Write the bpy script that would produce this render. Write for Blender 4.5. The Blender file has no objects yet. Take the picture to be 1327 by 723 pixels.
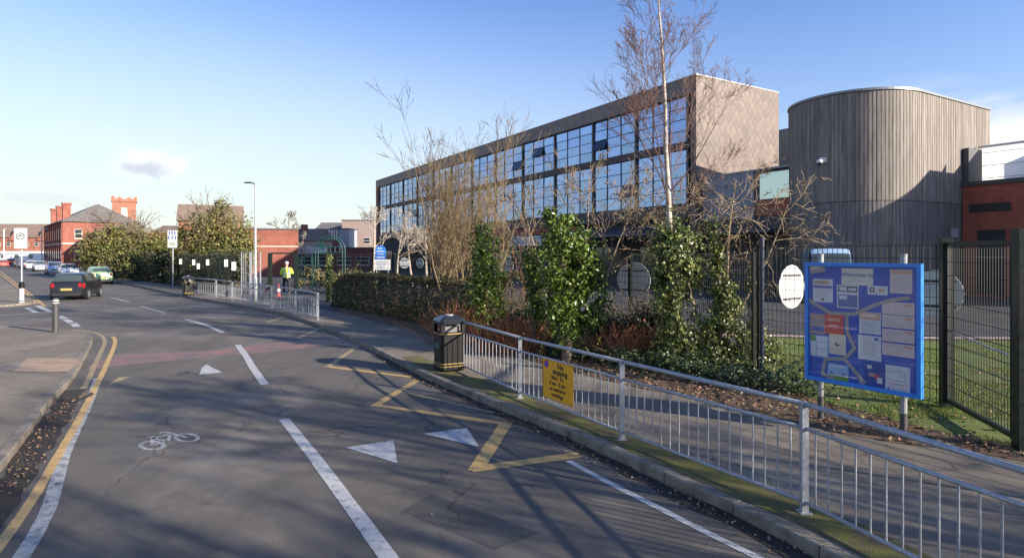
import bpy, bmesh, math, random
from mathutils import Vector, Matrix, noise
random.seed(11)
R = math.radians
scene = bpy.context.scene
col = scene.collection
PI = math.pi

# ------------------------------------------------------------------ survey
F, CX, HY, CH = 770.0, 663.5, 330.0, 2.5      # focal length, centre, horizon, eye height of the survey camera
PZ = 0.10                                      # height of pavements and yards over the road
def G(px, py, z=0.0):
    Y = F*(CH-z)/(py-HY)
    return Vector(((px-CX)/F*Y, Y, z))
def P(px, py): return G(px, py, PZ)
def at(px, py, Y): return Vector(((px-CX)/F*Y, Y, CH-(py-HY)/F*Y))

# ------------------------------------------------------------------ materials
MATS = {}
def nt(m):
    m.use_nodes = True
    return m.node_tree
def mat(name, c, rough=0.7, var=0.0, scale=8.0, metal=0.0, spec=0.5, bump=0.0, bscale=60.0, c2=None, island=0.0,
        emit=None, stretch=None, trans=0.0, detail=5.0, coat=0.0, backlit=0.0):
    if name in MATS: return MATS[name]
    m = bpy.data.materials.new(name); t = nt(m); N = t.nodes; L = t.links
    b = N['Principled BSDF']
    b.inputs['Base Color'].default_value = (*c, 1); b.inputs['Roughness'].default_value = rough
    b.inputs['Metallic'].default_value = metal; b.inputs['Specular IOR Level'].default_value = spec
    if coat: b.inputs['Coat Weight'].default_value = coat; b.inputs['Coat Roughness'].default_value = 0.08
    if var or c2 or bump:
        tc = N.new('ShaderNodeTexCoord'); mp = N.new('ShaderNodeMapping')
        L.new(tc.outputs['Object'], mp.inputs['Vector'])
        if stretch: mp.inputs['Scale'].default_value = stretch
    cur = None
    if var or c2:
        n = N.new('ShaderNodeTexNoise'); n.inputs['Scale'].default_value = scale; n.inputs['Detail'].default_value = detail
        n.inputs['Roughness'].default_value = 0.62
        L.new(mp.outputs[0], n.inputs['Vector'])
        r = N.new('ShaderNodeValToRGB'); L.new(n.outputs['Fac'], r.inputs[0])
        r.color_ramp.elements[0].position = 0.33; r.color_ramp.elements[1].position = 0.67
        lo = c if c2 else tuple(x*(1-var) for x in c); hi = c2 if c2 else tuple(min(1, x*(1+var)) for x in c)
        r.color_ramp.elements[0].color = (*lo, 1); r.color_ramp.elements[1].color = (*hi, 1)
        cur = r.outputs[0]
    if island:
        g = N.new('ShaderNodeNewGeometry'); h = N.new('ShaderNodeHueSaturation')
        mr = N.new('ShaderNodeMapRange'); mr.inputs[3].default_value = 1-island; mr.inputs[4].default_value = 1+island
        L.new(g.outputs['Random Per Island'], mr.inputs[0]); L.new(mr.outputs[0], h.inputs['Value'])
        mh = N.new('ShaderNodeMapRange'); mh.inputs[3].default_value = 0.5-0.05*island; mh.inputs[4].default_value = 0.5+0.05*island
        mm = N.new('ShaderNodeMath'); mm.operation = 'FRACT'; m2 = N.new('ShaderNodeMath'); m2.operation = 'MULTIPLY'; m2.inputs[1].default_value = 17.3
        L.new(g.outputs['Random Per Island'], m2.inputs[0]); L.new(m2.outputs[0], mm.inputs[0]); L.new(mm.outputs[0], mh.inputs[0]); L.new(mh.outputs[0], h.inputs['Hue'])
        if cur: L.new(cur, h.inputs['Color'])
        else: h.inputs['Color'].default_value = (*c, 1)
        cur = h.outputs[0]
    if cur: L.new(cur, b.inputs['Base Color'])
    if bump:
        n2 = N.new('ShaderNodeTexNoise'); n2.inputs['Scale'].default_value = bscale; n2.inputs['Detail'].default_value = 4
        L.new(mp.outputs[0], n2.inputs['Vector']); bp = N.new('ShaderNodeBump'); bp.inputs['Strength'].default_value = bump
        bp.inputs['Distance'].default_value = 0.02
        L.new(n2.outputs['Fac'], bp.inputs['Height']); L.new(bp.outputs[0], b.inputs['Normal'])
    if emit: b.inputs['Emission Color'].default_value = (*emit[0], 1); b.inputs['Emission Strength'].default_value = emit[1]
    if backlit:
        tr = N.new('ShaderNodeBsdfTranslucent'); mx = N.new('ShaderNodeMixShader'); mx.inputs[0].default_value = backlit
        if cur: L.new(cur, tr.inputs[0])
        else: tr.inputs[0].default_value = (*c, 1)
        L.new(b.outputs[0], mx.inputs[1]); L.new(tr.outputs[0], mx.inputs[2]); L.new(mx.outputs[0], N['Material Output'].inputs[0])
    MATS[name] = m
    return m

def asphalt(name, base, patch, grit=0.35, worn=(0.5, 0.62), cracks=True, scale=0.35):
    if name in MATS: return MATS[name]
    m = bpy.data.materials.new(name); t = nt(m); N = t.nodes; L = t.links; b = N['Principled BSDF']
    tc = N.new('ShaderNodeTexCoord')
    def noi(s, d=5, r=0.6):
        n = N.new('ShaderNodeTexNoise'); n.inputs['Scale'].default_value = s; n.inputs['Detail'].default_value = d; n.inputs['Roughness'].default_value = r
        L.new(tc.outputs['Object'], n.inputs['Vector']); return n.outputs['Fac']
    def mix(a, bb, f, mode='MIX'):
        x = N.new('ShaderNodeMix'); x.data_type = 'RGBA'; x.blend_type = mode
        for s, v in ((x.inputs[6], a), (x.inputs[7], bb)):
            if isinstance(v, tuple): s.default_value = (*v, 1)
            else: L.new(v, s)
        if isinstance(f, float): x.inputs[0].default_value = f
        else: L.new(f, x.inputs[0])
        return x.outputs[2]
    def ramp(f, a, c):
        r = N.new('ShaderNodeMapRange'); r.inputs[1].default_value = a; r.inputs[2].default_value = c; r.clamp = True; L.new(f, r.inputs[0]); return r.outputs[0]
    c = mix(base, patch, ramp(noi(scale, 6, 0.65), *worn))
    c = mix(c, tuple(x*0.55 for x in base), ramp(noi(1.7, 6, 0.75), 0.60, 0.74))
    mp = N.new('ShaderNodeMapping'); mp.inputs['Rotation'].default_value = (0, 0, R(-28)); mp.inputs['Scale'].default_value = (1.5, .10, 1)
    L.new(tc.outputs['Object'], mp.inputs['Vector']); tn = N.new('ShaderNodeTexNoise'); tn.inputs['Scale'].default_value = 1.0; tn.inputs['Detail'].default_value = 5; tn.inputs['Roughness'].default_value = .7; L.new(mp.outputs[0], tn.inputs['Vector'])
    c = mix(c, mix((.88,)*3, (1.12,)*3, ramp(tn.outputs['Fac'], .36, .64)), 1.0, 'MULTIPLY')
    c = mix(c, tuple(x*0.5 for x in base), ramp(noi(5.5, 7, .8), .64, .72))
    g = ramp(noi(240, 2, 0.8), 0.35, 0.65); g2 = ramp(noi(70, 3, 0.8), 0.3, 0.7)
    c = mix(c, mix((1-grit,)*3, (1+grit,)*3, g), 1.0, 'MULTIPLY')
    c = mix(c, mix((0.76,)*3, (1.24,)*3, g2), 1.0, 'MULTIPLY')
    if cracks:
        v = N.new('ShaderNodeTexVoronoi'); v.feature = 'DISTANCE_TO_EDGE'; v.inputs['Scale'].default_value = 0.42
        wn = N.new('ShaderNodeTexNoise'); wn.inputs['Scale'].default_value = 1.8; wn.inputs['Detail'].default_value = 6
        L.new(tc.outputs['Object'], wn.inputs['Vector'])
        vm = N.new('ShaderNodeVectorMath'); vm.operation = 'MULTIPLY_ADD'; vm.inputs[1].default_value = (0.9, 0.9, 0)
        L.new(wn.outputs['Color'], vm.inputs[0]); L.new(tc.outputs['Object'], vm.inputs[2]); L.new(vm.outputs[0], v.inputs['Vector'])
        mk = N.new('ShaderNodeMath'); mk.operation = 'MULTIPLY'
        L.new(ramp(v.outputs['Distance'], 0.007, 0.0), mk.inputs[0]); L.new(ramp(noi(0.3, 2), 0.44, 0.52), mk.inputs[1])
        c = mix(c, tuple(x*0.4 for x in base), mk.outputs[0])
    L.new(c, b.inputs['Base Color']); b.inputs['Roughness'].default_value = 0.82; b.inputs['Specular IOR Level'].default_value = 0.3
    bp = N.new('ShaderNodeBump'); bp.inputs['Strength'].default_value = 0.45; bp.inputs['Distance'].default_value = 0.006
    L.new(g, bp.inputs['Height']); L.new(bp.outputs[0], b.inputs['Normal'])
    MATS[name] = m; return m

def paint(name, c, wear=(0.52, 0.68), under=(0.075, 0.072, 0.07), scale=9):
    """road paint worn through to asphalt"""
    if name in MATS: return MATS[name]
    m = bpy.data.materials.new(name); t = nt(m); N = t.nodes; L = t.links; b = N['Principled BSDF']
    tc = N.new('ShaderNodeTexCoord')
    def noi(s, d):
        n = N.new('ShaderNodeTexNoise'); n.inputs['Scale'].default_value = s; n.inputs['Detail'].default_value = d; n.inputs['Roughness'].default_value = 0.75
        L.new(tc.outputs['Object'], n.inputs['Vector']); return n.outputs['Fac']
    r = N.new('ShaderNodeMapRange'); r.inputs[1].default_value = wear[0]; r.inputs[2].default_value = wear[1]; L.new(noi(scale, 8), r.inputs[0])
    x = N.new('ShaderNodeMix'); x.data_type = 'RGBA'; x.inputs[6].default_value = (*c, 1); x.inputs[7].default_value = (*under, 1); L.new(r.outputs[0], x.inputs[0])
    r2 = N.new('ShaderNodeMapRange'); r2.inputs[1].default_value = 0.3; r2.inputs[2].default_value = 0.7; r2.inputs[3].default_value = 0.78; r2.inputs[4].default_value = 1.1; L.new(noi(120, 2), r2.inputs[0])
    y = N.new('ShaderNodeMix'); y.data_type = 'RGBA'; y.blend_type = 'MULTIPLY'; y.inputs[0].default_value = 1; L.new(x.outputs[2], y.inputs[6]); L.new(r2.outputs[0], y.inputs[7])
    L.new(y.outputs[2], b.inputs['Base Color']); b.inputs['Roughness'].default_value = 0.7
    MATS[name] = m; return m

def brick(name, c1, c2, mortar, sx=0.225, sz=0.075, axis=None):
    """brick courses; uses object coords, horizontal run = x+y so any upright wall of a local frame gets courses"""
    if name in MATS: return MATS[name]
    m = bpy.data.materials.new(name); t = nt(m); N = t.nodes; L = t.links; b = N['Principled BSDF']
    tc = N.new('ShaderNodeTexCoord'); sp = N.new('ShaderNodeSeparateXYZ'); L.new(tc.outputs['Object'], sp.inputs[0])
    ad = N.new('ShaderNodeMath'); L.new(sp.outputs[0], ad.inputs[0]); L.new(sp.outputs[1], ad.inputs[1])
    cb = N.new('ShaderNodeCombineXYZ'); L.new(ad.outputs[0], cb.inputs[0]); L.new(sp.outputs[2], cb.inputs[1])
    br = N.new('ShaderNodeTexBrick'); L.new(cb.outputs[0], br.inputs['Vector']); br.inputs['Scale'].default_value = 1
    br.inputs['Brick Width'].default_value = sx; br.inputs['Row Height'].default_value = sz; br.inputs['Mortar Size'].default_value = 0.008
    br.inputs['Color1'].default_value = (*c1, 1); br.inputs['Color2'].default_value = (*c2, 1); br.inputs['Mortar'].default_value = (*mortar, 1)
    n = N.new('ShaderNodeTexNoise'); n.inputs['Scale'].default_value = 0.9; n.inputs['Detail'].default_value = 7; L.new(tc.outputs['Object'], n.inputs['Vector'])
    r = N.new('ShaderNodeMapRange'); r.inputs[1].default_value = 0.3; r.inputs[2].default_value = 0.7; r.inputs[3].default_value = 0.72; r.inputs[4].default_value = 1.2; L.new(n.outputs[0], r.inputs[0])
    x = N.new('ShaderNodeMix'); x.data_type = 'RGBA'; x.blend_type = 'MULTIPLY'; x.inputs[0].default_value = 1; L.new(br.outputs[0], x.inputs[6]); L.new(r.outputs[0], x.inputs[7])
    L.new(x.outputs[2], b.inputs['Base Color']); b.inputs['Roughness'].default_value = 0.85
    MATS[name] = m; return m

def diamond(name, c, line, size=0.62):
    if name in MATS: return MATS[name]
    m = bpy.data.materials.new(name); t = nt(m); N = t.nodes; L = t.links; b = N['Principled BSDF']
    tc = N.new('ShaderNodeTexCoord'); sp = N.new('ShaderNodeSeparateXYZ'); L.new(tc.outputs['Object'], sp.inputs[0])
    def M(op, a, bb=None):
        n = N.new('ShaderNodeMath'); n.operation = op
        for i, v in enumerate((a, bb)):
            if v is None: continue
            if isinstance(v, (int, float)): n.inputs[i].default_value = v
            else: L.new(v, n.inputs[i])
        return n.outputs[0]
    h = M('ADD', sp.outputs[0], sp.outputs[1]); z = M('MULTIPLY', sp.outputs[2], 0.75)
    u = M('DIVIDE', M('ADD', h, z), size); v = M('DIVIDE', M('SUBTRACT', h, z), size)
    fu = M('FRACT', u); fv = M('FRACT', v)
    e = M('MINIMUM', fu, fv); ln = M('LESS_THAN', e, 0.06)
    cell = N.new('ShaderNodeCombineXYZ'); L.new(M('FLOOR', u), cell.inputs[0]); L.new(M('FLOOR', v), cell.inputs[1])
    wn = N.new('ShaderNodeTexWhiteNoise'); L.new(cell.outputs[0], wn.inputs['Vector'])
    ns = N.new('ShaderNodeTexNoise'); ns.inputs['Scale'].default_value = 0.8; ns.inputs['Detail'].default_value = 8; ns.inputs['Roughness'].default_value = 0.7; L.new(tc.outputs['Object'], ns.inputs['Vector'])
    k = M('ADD', M('ADD', M('MULTIPLY', wn.outputs['Value'], 0.34), 0.46), M('MULTIPLY', ns.outputs['Fac'], 0.75))
    k = M('MULTIPLY', k, M('SUBTRACT', 1.0, M('MULTIPLY', ln, 0.40)))
    x = N.new('ShaderNodeMix'); x.data_type = 'RGBA'; x.blend_type = 'MULTIPLY'; x.inputs[0].default_value = 1; x.inputs[6].default_value = (*c, 1); L.new(k, x.inputs[7])
    L.new(x.outputs[2], b.inputs['Base Color']); b.inputs['Roughness'].default_value = 0.55; b.inputs['Specular IOR Level'].default_value = 0.4
    bp = N.new('ShaderNodeBump'); bp.inputs['Strength'].default_value = 0.6; bp.inputs['Distance'].default_value = 0.03; L.new(e, bp.inputs['Height']); L.new(bp.outputs[0], b.inputs['Normal'])
    MATS[name] = m; return m

def plain(name, *c, **k): return mat(name, c, **k)

ROAD = asphalt('road_asphalt', (0.116, 0.103, 0.088), (0.172, 0.152, 0.130))
PAVE = asphalt('pavement_asphalt', (0.190, 0.158, 0.120), (0.25, 0.213, 0.165), grit=0.3, scale=0.5)
YARD = asphalt('yard_asphalt', (0.062, 0.062, 0.064), (0.09, 0.087, 0.083), cracks=False)  # base darkened to stand in for the tower's shade over the yard
GALV = mat('galvanised_steel', (0.36, 0.37, 0.39), rough=0.48, var=0.22, scale=25, metal=0.35)
GREEN = mat('green_black_paint', (0.010, 0.016, 0.012), rough=0.45, var=0.2, scale=10)
BLACK = mat('black_plastic', (0.006, 0.006, 0.007), rough=0.45, spec=0.25, var=0.3, scale=14)
WHITE = mat('white_paint', (0.62, 0.62, 0.60), rough=0.5, var=0.07, scale=6)
GLASSD = mat('dark_window_glass', (0.02, 0.025, 0.03), rough=0.08, spec=0.9)
BARK = mat('grey_brown_bark', (0.17, 0.13, 0.09), rough=0.9, var=0.4, scale=14)
TWIGY = mat('ochre_twig_bark', (0.19, 0.135, 0.07), rough=0.8, var=0.35, scale=6)
TWIGR = mat('reddish_twig_bark', (0.19, 0.085, 0.05), rough=0.8, var=0.3, scale=6)
TWIGO = mat('orange_dead_stems', (0.34, 0.13, 0.055), rough=0.8, var=0.4, scale=9, island=0.35)
BIRCH = mat('white_birch_bark', (0.20, 0.15, 0.11), rough=0.75, c2=(0.55, 0.48, 0.40), scale=5, stretch=(1, 1, 2.6))
IVY = mat('ivy_leaves', (0.060, 0.105, 0.012), rough=0.34, island=0.55, spec=0.5, backlit=0.22, c2=(0.15, 0.20, 0.03), scale=2.6)
IVYY = mat('variegated_ivy_leaves', (0.042, 0.08, 0.014), rough=0.36, island=0.6, spec=0.5, backlit=0.2, c2=(0.24, 0.25, 0.08), scale=4.5)
HEDGE = mat('hedge_leaves', (0.040, 0.052, 0.018), rough=0.55, island=0.6, backlit=0.12, c2=(0.085, 0.075, 0.032), scale=1.4)
HEDGEB = mat('hedge_top_leaves', (0.13, 0.085, 0.045), rough=0.6, island=0.5, backlit=0.2, c2=(0.10, 0.11, 0.04), scale=1.8)
OLIVE = mat('olive_tree_leaves', (0.125, 0.165, 0.038), rough=0.6, island=0.55, backlit=0.25, c2=(0.27, 0.20, 0.075), scale=0.55)
DARKG = mat('dark_shrub_leaves', (0.025, 0.036, 0.012), rough=0.55, island=0.5, backlit=0.1, c2=(0.06, 0.06, 0.02), scale=0.8)

# ------------------------------------------------------------------ mesh helpers
def wm(o):
    m = o.matrix_basis.copy(); p = o.parent
    while p: m = p.matrix_basis @ m; p = p.parent
    return m
class MB:
    def __init__(s): s.v = []; s.f = []; s.m = []; s.cur = 0; s.tf = None
    def add(s, vs, fs):
        n = len(s.v)
        if s.tf: vs = [s.tf @ Vector(q) for q in vs]
        s.v += [tuple(q) for q in vs]
        for f in fs: s.f.append([i+n for i in f]); s.m.append(s.cur)
        return s
    def box(s, c, d, rz=0.0, taper=1.0):
        x, y, z = (q/2 for q in d); cs, sn = math.cos(rz), math.sin(rz); vs = []
        for k, zz in enumerate((-z, z)):
            t = taper if k else 1.0
            for a, b in ((-x, -y), (x, -y), (x, y), (-x, y)):
                a *= t; b *= t
                vs.append((c[0]+a*cs-b*sn, c[1]+a*sn+b*cs, c[2]+zz))
        return s.add(vs, [(0, 3, 2, 1), (4, 5, 6, 7), (0, 1, 5, 4), (1, 2, 6, 5), (2, 3, 7, 6), (3, 0, 4, 7)])
    def span(s, x0, x1, y0, y1, z0, z1): return s.box(((x0+x1)/2, (y0+y1)/2, (z0+z1)/2), (abs(x1-x0), abs(y1-y0), abs(z1-z0)))
    def bar(s, a, b, w, h=None):
        """square bar from a to b"""
        h = h or w; a = Vector(a); b = Vector(b); d = (b-a)
        if d.length < 1e-6: return s
        d.normalize(); up = Vector((0, 0, 1)) if abs(d.z) < 0.9 else Vector((1, 0, 0))
        x = d.cross(up).normalized(); y = x.cross(d).normalized(); vs = []
        for p in (a, b):
            for i, j in ((-1, -1), (1, -1), (1, 1), (-1, 1)): vs.append(p+x*(i*w/2)+y*(j*h/2))
        return s.add(vs, [(0, 3, 2, 1), (4, 5, 6, 7), (0, 1, 5, 4), (1, 2, 6, 5), (2, 3, 7, 6), (3, 0, 4, 7)])
    def tube(s, pts, rad, n=6, cap=True):
        pts = [Vector(p) for p in pts]; k = len(pts)
        if not isinstance(rad, (list, tuple)): rad = [rad]*k
        vs = []; prev = None
        for i, p in enumerate(pts):
            d = (pts[min(i+1, k-1)]-pts[max(i-1, 0)]);
            if d.length < 1e-7: d = Vector((0, 0, 1))
            d.normalize()
            if prev is None:
                a = Vector((1, 0, 0)) if abs(d.x) < 0.8 else Vector((0, 1, 0)); x = d.cross(a).normalized()
            else:
                x = prev - d*prev.dot(d)
                x = x.normalized() if x.length > 1e-5 else d.orthogonal().normalized()
            prev = x; y = d.cross(x)
            for j in range(n):
                a = 2*PI*j/n; vs.append(p+(x*math.cos(a)+y*math.sin(a))*rad[i])
        fs = []
        for i in range(k-1):
            for j in range(n):
                a = i*n+j; b = i*n+(j+1) % n; fs.append((a, b, b+n, a+n))
        if cap: fs.append(tuple(range(n-1, -1, -1))); fs.append(tuple((k-1)*n+j for j in range(n)))
        return s.add(vs, fs)
    def lathe(s, prof, n=24, c=(0, 0, 0)):
        vs = []; k = len(prof)
        for r, z in prof:
            for j in range(n): a = 2*PI*j/n; vs.append((c[0]+r*math.cos(a), c[1]+r*math.sin(a), c[2]+z))
        fs = [(i*n+j, i*n+(j+1) % n, (i+1)*n+(j+1) % n, (i+1)*n+j) for i in range(k-1) for j in range(n)]
        fs.append(tuple(range(n-1, -1, -1))); fs.append(tuple((k-1)*n+j for j in range(n)))
        return s.add(vs, fs)
    def prism(s, poly, z0, z1):
        n = len(poly); vs = [(p[0], p[1], z0) for p in poly]+[(p[0], p[1], z1) for p in poly]
        return s.add(vs, [tuple(range(n-1, -1, -1)), tuple(range(n, 2*n))]+[(i, (i+1) % n, n+(i+1) % n, n+i) for i in range(n)])
    def leaf(s, p, size, nrm=None, asp=1.0):
        a = random.uniform(0, 2*PI)
        if nrm is None: nrm = Vector((random.gauss(0, 1), random.gauss(0, 1), random.gauss(0, 1)))
        if nrm.length < 1e-5: nrm = Vector((0, 0, 1))
        nrm = nrm.normalized(); x = nrm.orthogonal().normalized(); y = nrm.cross(x)
        u = x*math.cos(a)+y*math.sin(a); v = nrm.cross(u)
        h = size/2; fold = nrm*(size*0.13)
        n0 = len(s.v)
        s.v += [tuple(p-u*h), tuple(p+v*h*0.8*asp+fold), tuple(p+u*h), tuple(p-v*h*0.8*asp+fold)]
        s.f += [[n0, n0+1, n0+2], [n0, n0+2, n0+3]]; s.m += [s.cur, s.cur]
        return s
    def build(s, name, mats, parent=None, smooth=False, world=False, loc=None):
        if not isinstance(mats, (list, tuple)): mats = [mats]
        me = bpy.data.meshes.new(name); vs = s.v
        if world and parent:
            inv = wm(parent).inverted(); vs = [tuple(inv @ Vector(q)) for q in vs]
        if loc is not None: vs = [(q[0]-loc[0], q[1]-loc[1], q[2]-loc[2]) for q in vs]
        me.from_pydata(vs, [], s.f)
        for m in mats: me.materials.append(m)
        if any(s.m): me.polygons.foreach_set('material_index', s.m)
        if smooth: me.polygons.foreach_set('use_smooth', [True]*len(me.polygons))
        me.validate(); me.update()
        o = bpy.data.objects.new(name, me); col.objects.link(o)
        if parent: o.parent = parent
        if loc is not None: o.location = loc
        return o

def tag(o, label=None, cat=None, group=None, kind=None):
    if label: o['label'] = label
    if cat: o['category'] = cat
    if group: o['group'] = group
    if kind: o['kind'] = kind
    return o
def thing(name, label, cat, loc=(0, 0, 0), rz=0.0, group=None):
    o = bpy.data.objects.new(name, None); col.objects.link(o); o.location = loc; o.rotation_euler = (0, 0, rz); o.empty_display_size = 0.2
    return tag(o, label, cat, group)
def kids(o): return [c for c in bpy.data.objects if c.parent == o]
def copy_tree(o, label=None, loc=None, rz=None, swap=None, parent=None):
    c = o.copy(); col.objects.link(c)
    if parent: c.parent = parent
    if swap and c.type == 'MESH' and any(m and m.name in swap for m in c.data.materials):
        c.data = c.data.copy()
        for i, m in enumerate(c.data.materials):
            if m and m.name in swap: c.data.materials[i] = swap[m.name]
    if label: c['label'] = label
    if loc is not None: c.location = loc
    if rz is not None: c.rotation_euler = (0, 0, rz)
    for ch in kids(o): copy_tree(ch, parent=c, swap=swap)
    return c
def struct(o): o['kind'] = 'structure'; return o
def text_mesh(name, s, size, mtl, parent, M, align='CENTER', bold=0.0, ext=0.0015):
    cu = bpy.data.curves.new(name, 'FONT'); cu.body = s; cu.size = size; cu.align_x = align; cu.align_y = 'CENTER'; cu.extrude = ext; cu.offset = bold; cu.space_line = 0.9
    cu.resolution_u = 3
    t = bpy.data.objects.new('tmp', cu); col.objects.link(t)
    dg = bpy.context.evaluated_depsgraph_get(); me = bpy.data.meshes.new_from_object(t.evaluated_get(dg)); me.name = name
    bpy.data.objects.remove(t); me.transform(M); me.materials.clear(); me.materials.append(mtl)
    o = bpy.data.objects.new(name, me); col.objects.link(o); o.parent = parent
    return o

def densify(pts, step=0.6):
    out = []
    for a, b in zip(pts[:-1], pts[1:]):
        a = Vector(a); b = Vector(b); n = max(1, int((b-a).length/step))
        for i in range(n): out.append(a.lerp(b, i/n))
    out.append(Vector(pts[-1])); return out
def smooth_line(pts, it=2):
    pts = [Vector(p) for p in pts]
    for _ in range(it):
        q = [pts[0]]
        for a, b in zip(pts[:-1], pts[1:]): q += [a.lerp(b, .25), a.lerp(b, .75)]
        q.append(pts[-1]); pts = q
    return pts
def offset_line(pts, d):
    """offset to the right of travel by d (2D)"""
    out = []
    for i, p in enumerate(pts):
        t = Vector(pts[min(i+1, len(pts)-1)])-Vector(pts[max(i-1, 0)]); t.z = 0; t.normalize()
        out.append(Vector(p)+Vector((t.y, -t.x, 0))*d)
    return out
def ribbon(mb, pts, w, z, jitter=0.0):
    pts = [Vector((p[0], p[1], 0)) for p in pts]; a = offset_line(pts, -w/2); b = offset_line(pts, w/2)
    n = len(pts); vs = []
    for i in range(n):
        ja = random.uniform(-jitter, jitter); jb = random.uniform(-jitter, jitter); t = (b[i]-a[i]).normalized() if (b[i]-a[i]).length > 0 else Vector((1, 0, 0))
        vs += [(*(a[i]+t*ja).xy, z), (*(b[i]+t*jb).xy, z)]
    mb.add(vs, [(2*i, 2*i+1, 2*i+3, 2*i+2) for i in range(n-1)])
def sheet(name, poly, z, m, kind='structure', thick=0.0):
    from mathutils.geometry import tessellate_polygon
    vs = [Vector((p[0], p[1], z)) for p in poly]; tr = tessellate_polygon([vs]); mb = MB()
    fs = []
    for t in tr:
        n = (vs[t[1]]-vs[t[0]]).cross(vs[t[2]]-vs[t[0]])
        fs.append(t if n.z > 0 else tuple(reversed(t)))
    mb.add(vs, fs); o = mb.build(name, m); o['kind'] = kind; return o

# ------------------------------------------------------------------ sun, sky, camera
SUN_AZ = math.atan2(0.88, -0.48); SUN_EL = R(18.5)
sd = Vector((math.sin(SUN_AZ)*math.cos(SUN_EL), math.cos(SUN_AZ)*math.cos(SUN_EL), math.sin(SUN_EL)))
w = bpy.data.worlds.new('World'); scene.world = w; w.use_nodes = True
N = w.node_tree.nodes; L = w.node_tree.links; bg = N['Background']
sky = N.new('ShaderNodeTexSky'); sky.sky_type = 'NISHITA'; sky.sun_disc = False; sky.sun_elevation = SUN_EL; sky.sun_rotation = SUN_AZ
sky.air_density = 1.15; sky.dust_density = 0.5; sky.ozone_density = 3.0; sky.altitude = 60
tc = N.new('ShaderNodeTexCoord'); sp = N.new('ShaderNodeSeparateXYZ'); L.new(tc.outputs['Generated'], sp.inputs[0])
def wmath(op, a, b=None, cl=False):
    n = N.new('ShaderNodeMath'); n.operation = op; n.use_clamp = cl
    for i, v in enumerate((a, b)):
        if v is None: continue
        if isinstance(v, (int, float)): n.inputs[i].default_value = v
        else: L.new(v, n.inputs[i])
    return n.outputs[0]
def wrange(v, a, b, c=0.0, d=1.0, sm=True):
    n = N.new('ShaderNodeMapRange'); n.clamp = True
    if sm: n.interpolation_type = 'SMOOTHSTEP'
    L.new(v, n.inputs[0])
    for i, q in enumerate((a, b, c, d)): n.inputs[i+1].default_value = q
    return n.outputs[0]
X, Yo, Z = sp.outputs
# veil of thin white cloud low over the far (left) horizon
az = wmath('MULTIPLY', X, -1.0)
veil = wmath('MULTIPLY', wrange(Z, 0.46, 0.03), wrange(az, -0.55, 0.5, 0.30, 0.88))
cm = N.new('ShaderNodeMapping'); cm.inputs['Scale'].default_value = (1.2, 1.2, 6.5); L.new(tc.outputs['Generated'], cm.inputs[0])
cn = N.new('ShaderNodeTexNoise'); cn.inputs['Scale'].default_value = 2.3; cn.inputs['Detail'].default_value = 8; cn.inputs['Roughness'].default_value = 0.58; L.new(cm.outputs[0], cn.inputs[0])
cl = wmath('MULTIPLY', wrange(cn.outputs[0], 0.50, 0.72), wmath('MULTIPLY', wrange(Z, 0.30, 0.12), wrange(Z, 0.0, 0.04)))
cl = wmath('MULTIPLY', cl, wrange(X, 0.38, 0.60, 0.22, 1.0))
# one small cloud puff, upper left, and low banks to the right
def puff(px, py, su, sv, s2):
    d = Vector(((px-CX)/F, 1, (HY-py)/F)).normalized()
    vm = N.new('ShaderNodeVectorMath'); vm.operation = 'SUBTRACT'; L.new(tc.outputs['Generated'], vm.inputs[0]); vm.inputs[1].default_value = d
    m2 = N.new('ShaderNodeVectorMath'); m2.operation = 'MULTIPLY'; L.new(vm.outputs[0], m2.inputs[0]); m2.inputs[1].default_value = (1/su, 1/su, 1/sv)
    nn = N.new('ShaderNodeTexNoise'); nn.inputs['Scale'].default_value = s2; nn.inputs['Detail'].default_value = 6; L.new(tc.outputs['Generated'], nn.inputs[0])
    m3 = N.new('ShaderNodeVectorMath'); m3.operation = 'LENGTH'; L.new(m2.outputs[0], m3.inputs[0])
    ee = wmath('ADD', m3.outputs['Value'], wmath('MULTIPLY', wmath('SUBTRACT', nn.outputs[0], 0.5), 1.9))
    return wrange(ee, 1.0, 0.35)
p1 = wmath('MULTIPLY', puff(192, 215, 0.048, 0.024, 22), 0.85)
p2 = wmath('MULTIPLY', puff(1330, 190, 0.085, 0.05, 7), 0.85)
p3 = wmath('MULTIPLY', puff(60, 258, 0.05, 0.010, 12), 0.5)
def wmix(a, b, f):
    n = N.new('ShaderNodeMix'); n.data_type = 'RGBA'; L.new(f, n.inputs[0])
    for s_, v in ((n.inputs[6], a), (n.inputs[7], b)):
        if isinstance(v, tuple): s_.default_value = (*v, 1)
        else: L.new(v, s_)
    return n.outputs[2]
hsv = N.new('ShaderNodeHueSaturation'); hsv.inputs['Saturation'].default_value = 1.04; 
tint = N.new('ShaderNodeMix'); tint.data_type = 'RGBA'; tint.blend_type = 'MULTIPLY'; tint.inputs[0].default_value = 1.0; tint.inputs[7].default_value = (1.34, 1.40, 1.85, 1)
L.new(sky.outputs[0], tint.inputs[6]); L.new(tint.outputs[2], hsv.inputs['Color'])
c = wmix(hsv.outputs[0], (6.6, 7.15, 6.5), veil)
c = wmix(c, (7.4, 7.4, 7.3), cl); c = wmix(c, (8.0, 8.0, 7.9), p2); c = wmix(c, (7.6, 7.8, 7.9), wmath('MULTIPLY', puff(193, 212, 0.060, 0.026, 20), .8)); c = wmix(c, (4.8, 5.2, 6.1), wmath('MULTIPLY', puff(186, 219, 0.046, 0.016, 26), .85)); c = wmix(c, (6.0, 6.1, 6.4), p3)
L.new(c, bg.inputs[0]); bg.inputs[1].default_value = 0.064
sl = bpy.data.lights.new('sun', 'SUN'); sl.energy = 5.0; sl.angle = R(0.5); sl.color = (1.0, 0.90, 0.76)
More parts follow.
